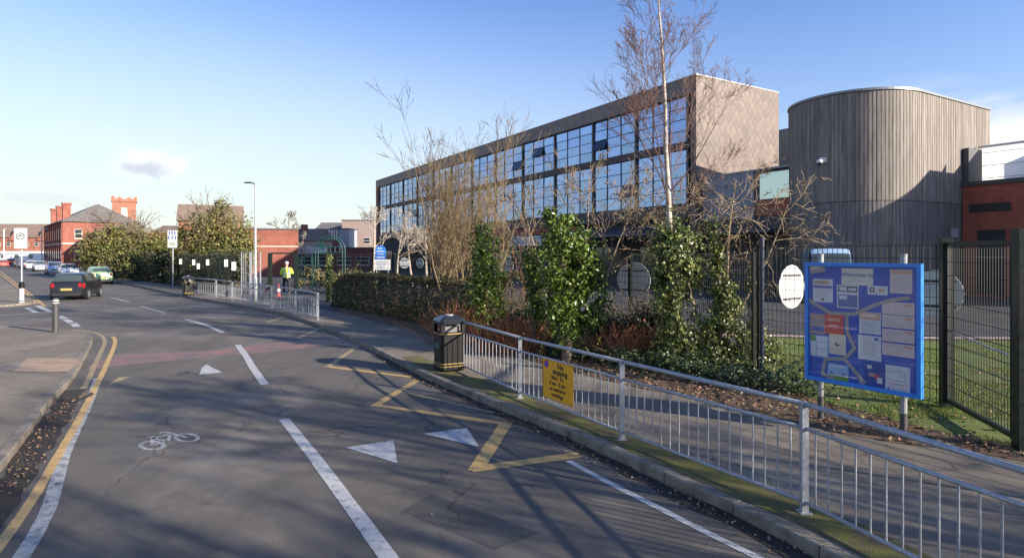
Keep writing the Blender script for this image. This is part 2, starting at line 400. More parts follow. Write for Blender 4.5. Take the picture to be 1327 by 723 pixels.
so = bpy.data.objects.new('sun', sl); col.objects.link(so); so.rotation_euler = sd.to_track_quat('Z', 'Y').to_euler(); so.location = (20, -10, 30)
scene.view_settings.view_transform = 'Standard'; scene.view_settings.look = 'None'; scene.view_settings.exposure = 1.1; scene.view_settings.gamma = 1.0
cam = bpy.data.cameras.new('camera'); co = bpy.data.objects.new('camera', cam); col.objects.link(co)
co.location = (0, 0, CH); co.rotation_euler = (R(90), 0, 0); cam.sensor_width = 36; cam.lens = 36*F/1327; cam.shift_y = -31.5/1327; cam.clip_end = 5000; cam.clip_start = 0.05
scene.camera = co
scene.cycles.max_bounces = 6; scene.cycles.transparent_max_bounces = 8

# ------------------------------------------------------------------ ground
rd = Vector((-0.68, 0.733, 0)); rd.normalize()                         # direction of the far road
g0 = MB(); g0.add([(-2500, -600, -.03), (2500, -600, -.03), (2500, 3000, -.03), (-2500, 3000, -.03)], [(0, 1, 2, 3)])
struct(g0.build('ground', mat('far_ground', (0.10, 0.10, 0.07), var=0.3, scale=0.02)))
r0 = MB(); r0.add([(-260, -25, 0), (14, -25, 0), (14, 230, 0), (-260, 230, 0)], [(0, 1, 2, 3)]); struct(r0.build('road', ROAD))

kerbR = [Vector((6.2, -14, 0)), Vector((4.4, 0, 0)), Vector((3.3, 3.0, 0))]+[G(*p) for p in ((1000, 690), (895, 642), (797, 596), (726, 562), (660, 537), (600, 511), (551, 492), (490, 458), (414, 423), (352, 404.5), (301, 396), (246, 387), (200, 376.5), (150, 366), (130, 362))]
end = kerbR[-1]
kerbR += [end+rd*40, end+rd*110]
kerbR = smooth_line(kerbR, 2)
innR = [Vector((12.5, -14, 0)), Vector((8.8, 1.0, 0)), Vector((7.0, 5.2, 0))]+[P(*p) for p in ((1327, 594), (1113, 568), (1000, 539), (891, 514), (808, 499), (700, 470), (620, 450), (555, 434), (420, 399), (318, 388), (240, 372.5), (180, 362.5), (150, 357.5))]
innR += [innR[-1]+rd*40, innR[-1]+rd*100]
innR = smooth_line(innR, 1)
kb = MB()
def kerb(mb, line, side, L_=0.92, w=0.125, h=0.115, joint=0.012):
    """kerb stones along a line; side=+1 raises to the right of travel"""
    pts = densify(line, 0.23); acc = 0; i = 0; dist = [0]
    for a, b in zip(pts[:-1], pts[1:]): dist.append(dist[-1]+(b-a).length)
    def pt(d):
        for k in range(len(dist)-1):
            if dist[k+1] >= d: return pts[k].lerp(pts[k+1], (d-dist[k])/max(1e-6, dist[k+1]-dist[k]))
        return pts[-1]
    d = 0; total = dist[-1]
    while d < total-0.1:
        far = pt(d).y > 45; l = 6.0 if far else L_
        a = pt(d+joint/2); b = pt(min(total, d+l-joint/2)); t = (b-a)
        if t.length < 0.05: break
        t.normalize(); n = Vector((t.y, -t.x, 0))*side
        dz = random.uniform(-.004, .004); dn = n*random.uniform(-.004, .004); bv = 0.018
        vs = []
        for q in (a+dn, b+dn):
            vs += [q+Vector((0, 0, -.02)), q+Vector((0, 0, h-bv+dz)), q+n*bv+Vector((0, 0, h+dz)), q+n*w+Vector((0, 0, h+dz)), q+n*w+Vector((0, 0, -.02))]
        mb.add(vs, [(0, 1, 6, 5), (1, 2, 7, 6), (2, 3, 8, 7), (3, 4, 9, 8), (0, 4, 3, 2, 1), (5, 6, 7, 8, 9)])
        d += l
kerb(kb, kerbR, 1)
KERBM = mat('kerb_stone', (0.115, 0.095, 0.068), rough=0.85, c2=(0.26, 0.22, 0.17), scale=5, bump=0.4, bscale=50, island=0.14)
struct(kb.build('kerb', KERBM))
sheet('pavement', offset_line(kerbR, 0.12)+list(reversed(innR)), PZ, PAVE)
# school land on the right: leaf-strewn verge, grass, tarmac yard
verge_soil = mat('leafy_soil', (0.085, 0.05, 0.028), c2=(0.19, 0.115, 0.06), scale=14, rough=0.95, bump=0.8, bscale=40)
fenceL = [Vector((12.0, -6, 0)), Vector((8.2, 3.5, 0)), P(1320, 583), P(1225, 528), P(983, 484), Vector((3.65, 18.2, PZ)), Vector((-5.4, 27.2, PZ)), Vector((-9.9, 31.0, PZ))]
sheet('school_yard', innR+[Vector((-60, 230, 0)), Vector((400, 230, 0)), Vector((400, -14, 0))], PZ-0.004, YARD)
sheet('soil_verge', [p for p in innR if p.y < 27.5]+[Vector((-8.6, 28.4, 0)), Vector((-5.2, 27.9, 0)), Vector((4.1, 18.9, 0)), Vector((6.2, 14.2, 0)), Vector((15, 11.0, 0)), Vector((16, -14, 0))], PZ+0.006, verge_soil)
GRASSM = mat('lawn', (0.075, 0.12, 0.018), c2=(0.15, 0.17, 0.035), scale=3.5, rough=0.9, bump=0.6, bscale=90)
gpoly = [P(985, 470), P(1005, 498), P(1060, 520), P(1120, 535), P(1200, 556), P(1290, 574), Vector((8.2, 6.2, 0)), Vector((30, 3.5, 0)), Vector((30, 16.2, 0)), Vector((9.8, 16.6, 0)), Vector((6.9, 17.4, 0)), Vector((5.9, 15.6, 0))]
sheet('grass', gpoly, PZ+0.012, GRASSM)
ke = MB(); ribbon(ke, densify([(5.8, 17.8, 0), (9.8, 17.0, 0), (31, 16.6, 0)], 1), 0.42, PZ+0.03); struct(ke.build('path_edging', mat('pinkish_concrete', (0.42, 0.31, 0.26), var=0.2, scale=5)))
# moss strip under the guard rail
ms = MB(); ms_line = offset_line([p for p in kerbR if 1 < p.y < 14], 0.42)
MOSS = mat('moss_on_tarmac', (0.085, 0.062, 0.04), c2=(0.15, 0.15, 0.02), scale=3.2, rough=0.95, bump=0.6, bscale=80)
ribbon(ms, ms_line, 0.50, PZ+0.004, 0.05); o = ms.build('moss', MOSS); o['kind'] = 'structure'
# left corner pavement
kerbL = [Vector((0.3, -8, 0)), Vector((-2.6, 0.6, 0)), Vector((-4.7, 4.6, 0))]+[G(*p) for p in ((0, 614), (40, 562), (66, 520), (88, 504), (104, 478), (117, 452), (121, 441), (116, 435), (100, 431), (77, 429.5), (0, 425))]+[Vector((-26, 23.5, 0)), Vector((-60, 33, 0))]
kerbL = smooth_line(kerbL, 2)
kl = MB(); kerb(kl, kerbL, -1, h=0.10); struct(kl.build('kerb', KERBM))
sheet('pavement', offset_line(kerbL, -0.12)+[Vector((-60, -12, 0)), Vector((0, -12, 0))], PZ-0.005, PAVE)
# pavement on the far side of the side street
kerbF = [Vector((-62, 35.5, 0)), G(0, 402), G(30, 401), G(48, 398), G(52, 394), G(0, 357.5)+Vector((0, 0, 0)), G(0, 357.5)+rd*70]
kerbF = [Vector((-62, 37.5, 0)), Vector((-30, 28.4, 0)), Vector((-25.6, 27.4, 0)), Vector((-24.2, 28.2, 0)), Vector((-24.1, 30.1, 0)), Vector((-58.9, 68.0, 0)), Vector((-110, 122, 0)), Vector((-150, 165, 0))]
kerbF2 = smooth_line(kerbF[:5], 2)+kerbF[5:]
kf = MB(); kerb(kf, kerbF2, -1, h=0.1); struct(kf.build('kerb', KERBM))
sheet('pavement', offset_line(kerbF2, -0.12)+[Vector((-220, 165, 0)), Vector((-220, 37, 0))], PZ-0.006, PAVE)
# tactile strip on the left corner
TACT = mat('tactile_paving', (0.25, 0.17, 0.11), c2=(0.36, 0.26, 0.18), scale=6, rough=0.9)
o = sheet('tactile_paving', [G(15, 482, PZ), G(88, 482, PZ), G(112, 464, PZ), G(35, 464, PZ)], PZ+.002, TACT)
tb = MB(); a = G(17, 481, PZ); b_ = G(87, 481, PZ); c_ = G(37, 465, PZ)
for i in range(15):
    for j in range(7):
        p = a+(b_-a)*((i+.5)/15)+(c_-a)*((j+.5)/7); tb.lathe([(0.02, 0), (0.014, 0.006)], 6, (p.x, p.y, PZ+.002))
struct(tb.build('tactile_studs', TACT))
# soil and litter in the left gutter
gut = MB(); ribbon(gut, densify(smooth_line([G(-90, 760), G(5, 645), G(48, 575), G(70, 548), G(84, 522), G(95, 505)], 2), .2), 0.34, 0.005, 0.06)
struct(gut.build('gutter_silt', mat('gutter_silt', (0.014, 0.011, 0.009), c2=(0.045, 0.035, 0.025), scale=18, rough=0.95, bump=0.8, bscale=60)))
gr_ = sheet('drain_grate', [G(104, 516), G(119, 508), G(122, 511), G(107, 519)], 0.007, mat('cast_iron', (0.05, 0.045, 0.04), var=0.3, scale=20, metal=0.4))

# ------------------------------------------------------------------ road markings
PW = paint('white_road_paint', (0.48, 0.47, 0.44), wear=(.52, .68)); PWF = paint('faded_white_road_paint', (0.42, 0.41, 0.38), wear=(0.46, 0.66))
PY = paint('yellow_road_paint', (0.56, 0.35, 0.12), wear=(0.52, 0.74)); PYF = paint('faded_yellow_road_paint', (0.40, 0.29, 0.14), wear=(0.46, 0.66))
PR = paint('worn_red_surfacing', (0.30, 0.145, 0.105), wear=(0.40, 0.60), under=(0.13, 0.115, 0.105), scale=2.2)
MZ = 0.004
def line(name, pix, w, m, z=MZ, sm=0, dens=0.3):
    mb = MB(); pts = [G(*p) for p in pix]
    if sm: pts = smooth_line(pts, sm)
    ribbon(mb, densify(pts, dens), w, z, 0.004); return struct(mb.build(name, m))
redp = [G(118, 472), G(150, 461), G(260, 455), G(345, 445), G(440, 437), G(468, 437), G(500, 452), G(440, 446), G(330, 458), G(255, 464), G(150, 474), G(112, 480)]
sheet('red_surfacing', redp, 0.003, PR)
line('centre_line', [(368, 543), (402, 585), (440, 636), (505, 724), (540, 775)], 0.15, PW, sm=1)
line('centre_line', [(308, 447), (318, 460), (328, 477), (343, 498)], 0.15, PW)
line('centre_line', [(241, 414), (268, 421.5), (289, 431)], 0.15, PW)
line('centre_line', [(182, 396.5), (214, 406)], 0.13, PWF)
line('centre_line', [(143, 385.5), (168, 391.5)], 0.13, PWF)
for a_, b2 in (((118, 378), (130, 381.5)), ((96, 372), (106, 375)), ((36, 367), (46, 367.8)), ((57, 366), (66, 367))): line('centre_line', [a_, b2], 0.13, PWF)
line('give_way_line', [(0, 408.5), (30, 406.5), (66, 404)], 0.15, PWF)
for a_, b2 in (((35, 399), (48, 405.5)), ((48, 396), (66, 404.5)), ((76, 409), (84, 413)), ((85, 414), (94, 419)), ((94, 418), (100, 423.5))): line('lane_dash', [a_, b2], 0.22, PW)
line('edge_line', [(736, 597), (790, 626), (850, 656), (920, 692), (986, 724), (1040, 750)], 0.085, PW)
zz = [(745, 590), (618, 607), (655, 549), (487, 525), (545, 490), (425, 475), (463, 449), (386, 438), (413, 426), (345, 418), (372, 409), (310, 405)]
for i, (a_, b2) in enumerate(zip(zz[:-1], zz[1:])):
    A = G(*a_); B_ = G(*b2); d = (B_-A).normalized()
    mb = MB(); ribbon(mb, densify([A-d*0.07, B_+d*0.07], .3), 0.19 if i < 2 else 0.14, MZ+0.0006*(i % 3), 0.004); struct(mb.build('zigzag_marking', PY if i < 5 else PYF))
line('entrance_edge_line', [(640, 535), (523, 508)], 0.09, PYF, z=MZ+.002)
# double yellow lines round the left corner, the outer one edged by an old white cycle lane line
yl_o = [(-60, 790), (0, 706), (40, 652), (83, 577), (103, 542), (122, 505), (137, 475), (147, 452), (150, 441), (146, 436)]
yl_i = [(-60, 728), (0, 655), (40, 603), (68, 562), (90, 532), (108, 505), (120, 480), (131, 455), (137, 443), (132, 434), (115, 429), (90, 427), (60, 425.5), (0, 422)]
line('double_yellow_line', yl_o, 0.10, PY, sm=2, dens=.2); line('double_yellow_line', yl_i, 0.10, PYF, sm=2, dens=.2)
line('double_yellow_line', [(0, 351.5), (49, 388.5), (58, 397)], 0.12, PY); line('double_yellow_line', [(0, 355), (50, 393)], 0.12, PY)
line('cycle_lane_line', [(-20, 790), (28, 722), (52, 682), (66, 652), (80, 600), (91, 571), (112, 530), (122, 505), (126, 490)], 0.13, PWF, z=MZ-.0006, sm=2, dens=.2)
def poly_mark(name, pix, m, z=MZ): return sheet(name, [G(*p) for p in pix], z, m)
poly_mark('hump_triangle', [(448, 580), (510, 570.5), (515, 600)], PW); poly_mark('hump_triangle', [(549, 562), (605, 554.5), (621, 579)], PW)
poly_mark('hump_triangle', [(258, 485.5), (262, 476), (268, 472), (274, 476), (288, 482.5)], PW); poly_mark('hump_triangle', [(138, 500), (154, 489), (170, 488)], PYF)
# cycle symbol on the road
bk = MB()
w1 = G(197, 577); w2 = G(242, 567); ax = (w2-w1); bl = ax.length; ax.normalize(); ay = Vector((-ax.y, ax.x, 0))
def ring(c, r, wd, sy=1.9):
    pts = [c+ax*(r*math.cos(t*PI/16))+ay*(r*sy*math.sin(t*PI/16)) for t in range(33)]; ribbon(bk, pts, wd, MZ)
ring(w1, bl*0.27, 0.055); ring(w2, bl*0.27, 0.055)
def bp_(u, v): return w1+ax*(bl*u)+ay*(bl*v)
for a_, b2 in (((0, 0), (0.28, .75)), ((0.28, .75), (0.82, .80)), ((0.82, .8), (0.45, .05)), ((0.45, .05), (0.28, .75)), ((0, 0), (.45, .05)), ((1, 0), (.80, 1.15)), ((.80, 1.15), (.62, 1.2)), ((.18, .98), (.4, .98)), ((.28, .75), (.27, .98))):
    ribbon(bk, [bp_(*a_), bp_(*b2)], 0.05, MZ+0.0007)
struct(bk.build('cycle_symbol', PWF))
# darker repair patches, one a narrow strip near the right kerb
def patch(pix, name='repair_patch'): return sheet(name, [G(*p) for p in pix], 0.0018, asphalt('repair_asphalt', (0.07, 0.067, 0.064), (0.095, 0.09, 0.085)))
patch([(400, 500), (478, 520), (470, 528), (385, 506)]); patch([(560, 640), (700, 690), (640, 712), (520, 662)]); patch([(230, 484), (245, 480), (246, 484), (228, 488)]); patch([(548, 512), (620, 530), (655, 541), (640, 531), (590, 508)])
mh = MB(); c0 = G(600, 512); mh.lathe([(0.0, 0.002), (0.26, 0.002), (0.26, 0.003)], 20, (c0.x-.5, c0.y, 0)); 
# gutter litter along the right kerb
gl = MB(); ribbon(gl, densify(offset_line([p for p in kerbR if 2.5 < p.y < 15], -0.11), .2), 0.20, 0.0055, 0.04); struct(gl.build('gutter_silt', MATS['gutter_silt']))
# scattered litter leaves
LITTER = mat('dead_leaves', (0.15, 0.08, 0.04), island=0.6, rough=0.8, c2=(0.30, 0.19, 0.11), scale=30)
lf = MB()
def inpoly(p, poly):
    c = False; n = len(poly)
    for i in range(n):
        a, b = poly[i], poly[(i+1) % n]
        if (a.y > p.y) != (b.y > p.y) and p.x < (b.x-a.x)*(p.y-a.y)/(b.y-a.y)+a.x: c = not c
    return c
verge = [p for p in innR if p.y < 27.5]+[Vector((-8.6, 28.4, 0)), Vector((-5.2, 27.9, 0)), Vector((4.1, 18.9, 0)), Vector((6.2, 14.2, 0)), Vector((15, 11.0, 0)), Vector((16, -14, 0))]
k = 0
while k < 9000:
    p = Vector((random.uniform(-4, 10), random.uniform(5, 18), 0))
    if not inpoly(p, verge): continue
    if inpoly(p, gpoly) and random.random() < 0.82: continue
    lf.leaf(Vector((p.x, p.y, PZ+0.012+random.random()*0.03)), random.uniform(.04, .085), Vector((random.gauss(0, .5), random.gauss(0, .5), 1))); k += 1
for i in range(700):
    a = random.choice([p for p in kerbR if 2.5 < p.y < 16]); lf.leaf(Vector((a.x-random.random()**2*.3-.03, a.y+random.uniform(-.4, .4), 0.014)), random.uniform(.02, .05), Vector((random.gauss(0, .4), random.gauss(0, .4), 1)))
gpts = densify(smooth_line([G(5, 640), G(48, 575), G(70, 548), G(84, 522), G(112, 512)], 2), .1)
for i in range(330):
    a = random.choice(gpts); lf.leaf(Vector((a.x+random.gauss(0, .12), a.y+random.gauss(0, .12), 0.016)), random.uniform(.02, .05), Vector((random.gauss(0, .4), random.gauss(0, .4), 1)))
for i in range(60): lf.leaf(Vector((random.uniform(-6, 5), random.uniform(4, 16), 0.01)), random.uniform(.015, .035), Vector((random.gauss(0, .2), random.gauss(0, .2), 1)))
tag(lf.build('leaf_litter', LITTER), 'brown dead leaves strewn over the soil verge and along the gutters', 'leaves', kind='stuff')
# grass blades
gb = MB()
k = 0
while k < 26000:
    y = random.uniform(6, 16.5); x = random.uniform(4.5, 0.9*y+1.5); p = Vector((x, y, 0))
    if not inpoly(p, gpoly): 
        if random.random() > 0.04 or not inpoly(p, verge): continue
    if noise.noise(Vector((x*.8, y*.8, 3))) < -0.15: continue
    h = random.uniform(.03, .085); a = random.uniform(0, PI); d = Vector((math.cos(a), math.sin(a), 0))*0.006; ln = Vector((random.gauss(0, .025), random.gauss(0, .025), h))
    q = Vector((x, y, PZ+.01)); n0 = len(gb.v); gb.v += [tuple(q-d), tuple(q+d), tuple(q+ln)]; gb.f.append([n0, n0+1, n0+2]); gb.m.append(0); k += 1
tag(gb.build('grass_blades', mat('grass_blade', (0.10, 0.17, 0.022), island=0.5, rough=0.7, backlit=0.3, c2=(0.22, 0.24, 0.05), scale=2)), 'short sunlit grass growing behind the blue notice board', 'grass', kind='stuff')

# ------------------------------------------------------------------ guard rails
def guard_rail(label, posts, group=None, top=1.03, bars=17, zb=PZ, rad=0.026):
    base = Vector(posts[0]); base.z = zb
    t = thing('guard_rail', label, 'guard rail', base, 0, group)
    for p in posts:
        mb = MB(); mb.box((p[0], p[1], zb+top/2-.02), (0.06, 0.06, top+.04)); mb.box((p[0], p[1], zb+0.004), (0.11, 0.11, 0.012)); mb.build('post', GALV, t, world=True)
    for a, b in zip(posts[:-1], posts[1:]):
        a = Vector((a[0], a[1], zb)); b = Vector((b[0], b[1], zb)); d = (b-a).normalized(); a2 = a+d*.035; b2 = b-d*.035
        mb = MB()
        for z in (top-0.02, top-0.245, 0.10): mb.tube([a2+Vector((0, 0, z)), b2+Vector((0, 0, z))], rad if z > .9 else rad*.75, 8)
        for i in range(bars):
            q = a2.lerp(b2, (i+.7)/(bars+.4)); mb.tube([q+Vector((0, 0, .10)), q+Vector((random.gauss(0, .002), 0, top-.245))], 0.0085, 6, cap=False)
        mb.build('barred_panel', GALV, t, world=True, smooth=True)
    return t
nr = [G(594, 477, PZ), G(674, 515.5, PZ), G(806, 569, PZ), G(1042, 663.5, PZ), Vector((3.52, 3.15, PZ)), Vector((4.3, .7, PZ)), Vector((5.1, -1.7, PZ))]
guard_rail('galvanised steel guard rail with yellow no stopping sign beside the near pavement', nr, 'pedestrian guard rails')
fr = [G(*p, PZ) for p in ((412, 414.5), (383, 406.5), (352, 399), (325, 394), (301, 389.5), (280, 385), (246.5, 380.5))]
guard_rail('distant galvanised guard rail by the lamp post and school gate', fr, 'pedestrian guard rails', top=1.0, bars=14)

# yellow no stopping sign hung on the rail
a = nr[1]; b = nr[2]; d = (b-a).normalized(); nrm = Vector((d.y, -d.x, 0)); nrm = nrm if nrm.x < 0 else -nrm
def hit(px, py, p0, n):
    r = Vector(((px-CX)/F, 1, (HY-py)/F)); o0 = Vector((0, 0, CH)); t = (p0-o0).dot(n)/r.dot(n); return o0+r*t
p0 = a+nrm*0.045
s1 = hit(703.5, 490, p0, nrm); s2 = hit(743, 500, p0, nrm); wS = (s2-s1).length; zt = hit(704, 463.5, p0, nrm).z; zb = hit(704, 513, p0, nrm).z
zr = Matrix(((d.x, 0, nrm.x, s1.x), (d.y, 0, nrm.y, s1.y), (0, 1, 0, 0), (0, 0, 0, 1)))     # local x along the rail, y up, z out
rt = thing('no_stopping_sign', 'yellow no stopping plate tied to the near guard rail', 'sign', (s1.x, s1.y, zb), 0)
YEL = mat('yellow_sign_face', (0.86, 0.40, 0.015), rough=0.4, var=0.1, scale=5); INK = plain('black_ink', 0.015, 0.013, 0.012)
mb = MB(); mb.tf = zr; mb.box((wS/2, (zt+zb)/2, 0), (wS, zt-zb, 0.004)); mb.build('plate', YEL, rt, world=True)
mb = MB(); mb.tf = zr
for x_ in (0.006, wS-.006): mb.box((x_, (zt+zb)/2, .004), (0.007, zt-zb, .004))
for z_ in (zb+.006, zt-.006): mb.box((wS/2, z_, .0042), (wS-.03, .007, .003))
mb.build('border', mat('sign_border', (0.35, 0.16, 0.03)), rt, world=True)
inv = wm(rt).inverted()
def stext(s, x, z, size, bold=0.003):
    return text_mesh('lettering', s, size, INK, rt, inv @ zr @ Matrix.Translation((x, z, 0.0032)), bold=bold)
hS = zt-zb
stext('No', wS*.60, zt-hS*.13, .125*hS/.62); stext('stopping', wS*.58, zt-hS*.275, .115*hS/.62)
for i, s_ in enumerate(('Mon - Fri', '8 am - 5 pm', 'on entrance', 'markings')): stext(s_, wS*.5, zt-hS*(.43+.145*i), .088*hS/.62, .002)
mb = MB(); mb.tf = zr @ Matrix.Translation((wS*.13, zt-hS*.13, 0.003)); mb.lathe([(wS*.075, 0), (wS*.075, .002)], 20); mb.build('red_ring', mat('sign_red', (0.45, 0.03, 0.06)), rt, world=True)
mb = MB(); mb.tf = zr @ Matrix.Translation((wS*.13, zt-hS*.13, 0.0052)); mb.lathe([(wS*.055, 0), (wS*.055, .001)], 20); mb.build('blue_disc', mat('sign_blue', (0.10, 0.06, 0.45)), rt, world=True)

# ------------------------------------------------------------------ litter bins
def litter_bin(loc, rz, label, wd=0.54, s=1.0, group='litter bins'):
    t = thing('litter_bin', label, 'litter bin', loc, rz, group)
    h = wd/2
    def octo(z, r, c=0.78): return [(r*x, r*y, z) for x, y in ((-c, -1), (c, -1), (1, -c), (1, c), (c, 1), (-c, 1), (-1, c), (-1, -c))]
    def loft(levels):
        mb = MB(); vs = []
        for z, r in levels: vs += octo(z, r)
        k = len(levels); fs = [(i*8+j, i*8+(j+1) % 8, (i+1)*8+(j+1) % 8, (i+1)*8+j) for i in range(k-1) for j in range(8)]
        fs += [tuple(range(7, -1, -1)), tuple((k-1)*8+j for j in range(8))]; return mb.add(vs, fs)
    loft([(0, h*.92), (.04, h), (.13, h), (.14, h*.95), (.74, h*.95), (.75, h*1.0), (.80, h*1.0)]).build('body', BLACK, t)
    for x in (-1, 1):
        for y in (-1, 1): MB().box((x*h*.82, y*h*.82, .885), (h*.28, h*.28, .17)).build('corner_post', BLACK, t)
    mb = MB(); mb.box((0, 0, .86), (h*1.2, h*1.2, .12)); mb.build('liner', plain('galvanised_liner', .12, .12, .12, rough=.5), t)
    loft([(.97, h*1.03), (1.03, h*1.05), (1.07, h*.95), (1.12, h*.62), (1.135, h*.5)]).build('lid', mat('glossy_black_lid', (0.02, 0.022, 0.026), rough=0.22), t)
    mb = MB(); mb.lathe([(h*.34, 1.135), (h*.34, 1.15), (h*.30, 1.155)], 16); mb.build('stubber_plate', GALV, t)
    GOLD = plain('gold_band', .42, .29, .10, rough=.35, metal=.5)
    loft([(.10, h*1.012), (.115, h*1.012)]).build('gold_band', GOLD, t)
    loft([(.152, h*.965), (.17, h*.965)]).build('gold_band', GOLD, t); loft([(.765, h*1.012), (.785, h*1.012)]).build('gold_band', GOLD, t)
    mb = MB(); mb.box((-h*.955, 0, .52), (.006, h*.8, .12)); mb.build('badge', plain('dull_teal_print', .03, .10, .09), t)
    return t
litter_bin(G(580, 482, PZ)+Vector((0, .28, 0)), R(27), 'black litter bin with gold bands beside the end of the near guard rail')
litter_bin(G(241, 383, PZ)+Vector((-.1, .4, 0)), R(40), 'distant black litter bin at the far end of the guard rail')

# ------------------------------------------------------------------ notice board
BL, BR_ = at(1044.5, 490, 8.78), at(1195, 516, 7.50); BL.z = BR_.z = 0
bd = (BR_-BL); BW = bd.length; bd.normalize(); bn = Vector((bd.y, -bd.x, 0)); bn = bn if bn.y < 0 else -bn
zT, zB = 2.385, 0.675
nb = thing('notice_board', 'large blue framed notice board of school posters on two grey posts', 'notice board', (BL.x, BL.y, PZ))
Bm = Matrix(((bd.x, 0, bn.x, BL.x), (bd.y, 0, bn.y, BL.y), (0, 1, 0, 0), (0, 0, 0, 1)))
BLUE = mat('blue_frame_paint', (0.035, 0.22, 0.66), rough=0.32, var=0.1, scale=4); BFELT = mat('blue_display_felt', (0.022, 0.085, 0.42), rough=0.8, var=0.12, scale=5)
def bbox(name, x0, x1, z0, z1, y0, y1, m, parent=None, label=None):
    mb = MB(); mb.tf = Bm; mb.span(x0, x1, z0, z1, y0, y1); o = mb.build(name, m, parent or nb, world=True)
    if label: o['label'] = label
    return o
bbox('backing', .03, BW-.03, zB+.03, zT-.03, -.035, 0.0, BFELT)
gm_ = bpy.data.materials.new('clear_glazing'); t_g = nt(gm_); tr_g = t_g.nodes.new('ShaderNodeBsdfTransparent'); gl_g = t_g.nodes.new('ShaderNodeBsdfGlossy'); gl_g.inputs['Roughness'].default_value = .03; mx_g = t_g.nodes.new('ShaderNodeMixShader'); mx_g.inputs[0].default_value = .07
t_g.links.new(tr_g.outputs[0], mx_g.inputs[1]); t_g.links.new(gl_g.outputs[0], mx_g.inputs[2]); t_g.links.new(mx_g.outputs[0], t_g.nodes['Material Output'].inputs[0])
bbox('glazing', .051, BW-.051, zB+.056, zT-.051, .020, .023, gm_)
fm = MB(); fm.tf = Bm
fm.span(0, .05, zB, zT, -.045, .035); fm.span(BW-.05, BW, zB, zT, -.045, .035); fm.span(.05, BW-.05, zB, zB+.055, -.045, .034); fm.span(.05, BW-.05, zT-.05, zT, -.045, .034)
fm.build('frame', BLUE, nb, world=True)
for px, py in ((1063.5, 546), (1171, 571)):
    q = hit(px, 450, Vector((BL.x, BL.y, 0))-bn*.09, bn); mb = MB(); mb.tube([(q.x, q.y, PZ), (q.x, q.y, zT+.11)], .041, 14); mb.tube([(q.x, q.y, zT+.11), (q.x, q.y, zT+.125)], .045, 14); po = mb.build('post', mat('grey_post_paint', (0.30, 0.30, 0.29), rough=.5, var=.15), nb, world=True)
    mb = MB(); mb.tube([(q.x, q.y, PZ+.01), (q.x, q.y, PZ+.33)], .0425, 14); mb.build('dark_collar', plain('dark_post_base', .07, .06, .055), po, world=True)
cols_ = dict(w=(.62, .62, .64), o=(.62, .34, .22), r=(.62, .08, .05), b=(.10, .14, .38), k=(.05, .05, .07), g=(.14, .30, .06), t=(.34, .30, .27), c=(.66, .60, .48), s=(.25, .42, .62), p=(.62, .50, .48), n=(.42, .27, .22), d=(.02, .06, .30))
PM = {k_: mat('print_'+k_, v, rough=.55, var=.10, scale=18) for k_, v in cols_.items()}
PM = {k_: (MATS['print_'+k_]) for k_ in PM}
names_ = dict(w='white paper', o='orange print', r='red print', b='blue print', k='black print', g='green print', t='grey paper', c='cream paper', s='sky blue print', p='pink tinted paper', n='brown print', d='deep blue print')
for k_, m_ in PM.items(): m_.name = names_[k_].replace(' ', '_')
ZP0 = Vector((BL.x, BL.y, 0))
def bq(zx, zy):
    q = hit(1030+zx/3.444, 320+zy/3.444, ZP0, bn); return ((q-BL).dot(bd), q.z)
def poster(x0, y0, x1, y1, base, items, label, depth=0.003, tilt=0):
    """items: (colour, u0, v0, u1, v1) fractions, v from the top"""
    ym = (x0+x1)/2
    ua, _ = bq(x0, y0); ub, _ = bq(x1, y0); _, za = bq(x0, y0); _, zc = bq(x0, y1)
    keys = [base]+sorted(set(i[0] for i in items)-{base}); mb = MB(); mb.tf = Bm
    if tilt: mb.tf = Bm @ Matrix.Translation((ua, za, 0)) @ Matrix.Rotation(R(tilt), 4, 'Z') @ Matrix.Translation((-ua, -za, 0))
    mb.span(ua, ub, zc, za, .001, depth); W, H = ub-ua, za-zc
    for j, (k_, u0, v0, u1, v1) in enumerate(items):
        mb.cur = keys.index(k_); mb.span(ua+W*u0, ua+W*u1, za-H*v1, za-H*v0, depth-.0005, depth+.001+.0003*(j % 5))
    o = mb.build('poster', [PM[k_] for k_ in keys], nb, world=True); o['label'] = label; return o, (ua, ub, zc, za)
def rows(k_, v0, v1, n, u0=.1, u1=.9, th=.018): return [(k_, u0, v0+(v1-v0)*i/max(1, n-1), u0+(u1-u0)*random.uniform(.6, 1), v0+(v1-v0)*i/max(1, n-1)+th) for i in range(n)]
poster(82, 142, 170, 243, 'w', [('n', .06, .06, .8, .22), ('o', .62, .07, .85, .2), ('b', .04, .28, .97, .40)]+rows('t', .5, .8, 4)+[('k', .42, .84, .56, .93)], 'white poster with blue and brown header')
poster(188, 168, 285, 270, 'w', [('k', .06, .05, .95, .30), ('w', .12, .09, .48, .26), ('w', .54, .12, .9, .24), ('b', .06, .42, .95, .95), ('w', .12, .46, .48, .62), ('w', .54, .46, .88, .60)], 'white poster with dark blue boxes')
wp, wb = poster(209, 95, 350, 168, 'c', rows('s', .62, .75, 2), 'cream welcome sheet')
text_mesh('lettering', 'Welcome to', (wb[1]-wb[0])*.20, PM['b'], nb, wm(nb).inverted() @ Bm @ Matrix.Translation(((wb[0]+wb[1])/2, wb[2]+(wb[3]-wb[2])*.62, .0045)), bold=.0006)
poster(325, 172, 415, 212, 'w', [('k', .12, .2, .34, .75), ('w', .18, .32, .28, .6), ('o', .58, .35, .85, .65)], 'small white card with black square')
poster(425, 100, 525, 205, 'p', [('o', .05, .04, .95, .2)]+rows('t', .32, .85, 6), 'pink tinted poster with orange heading')
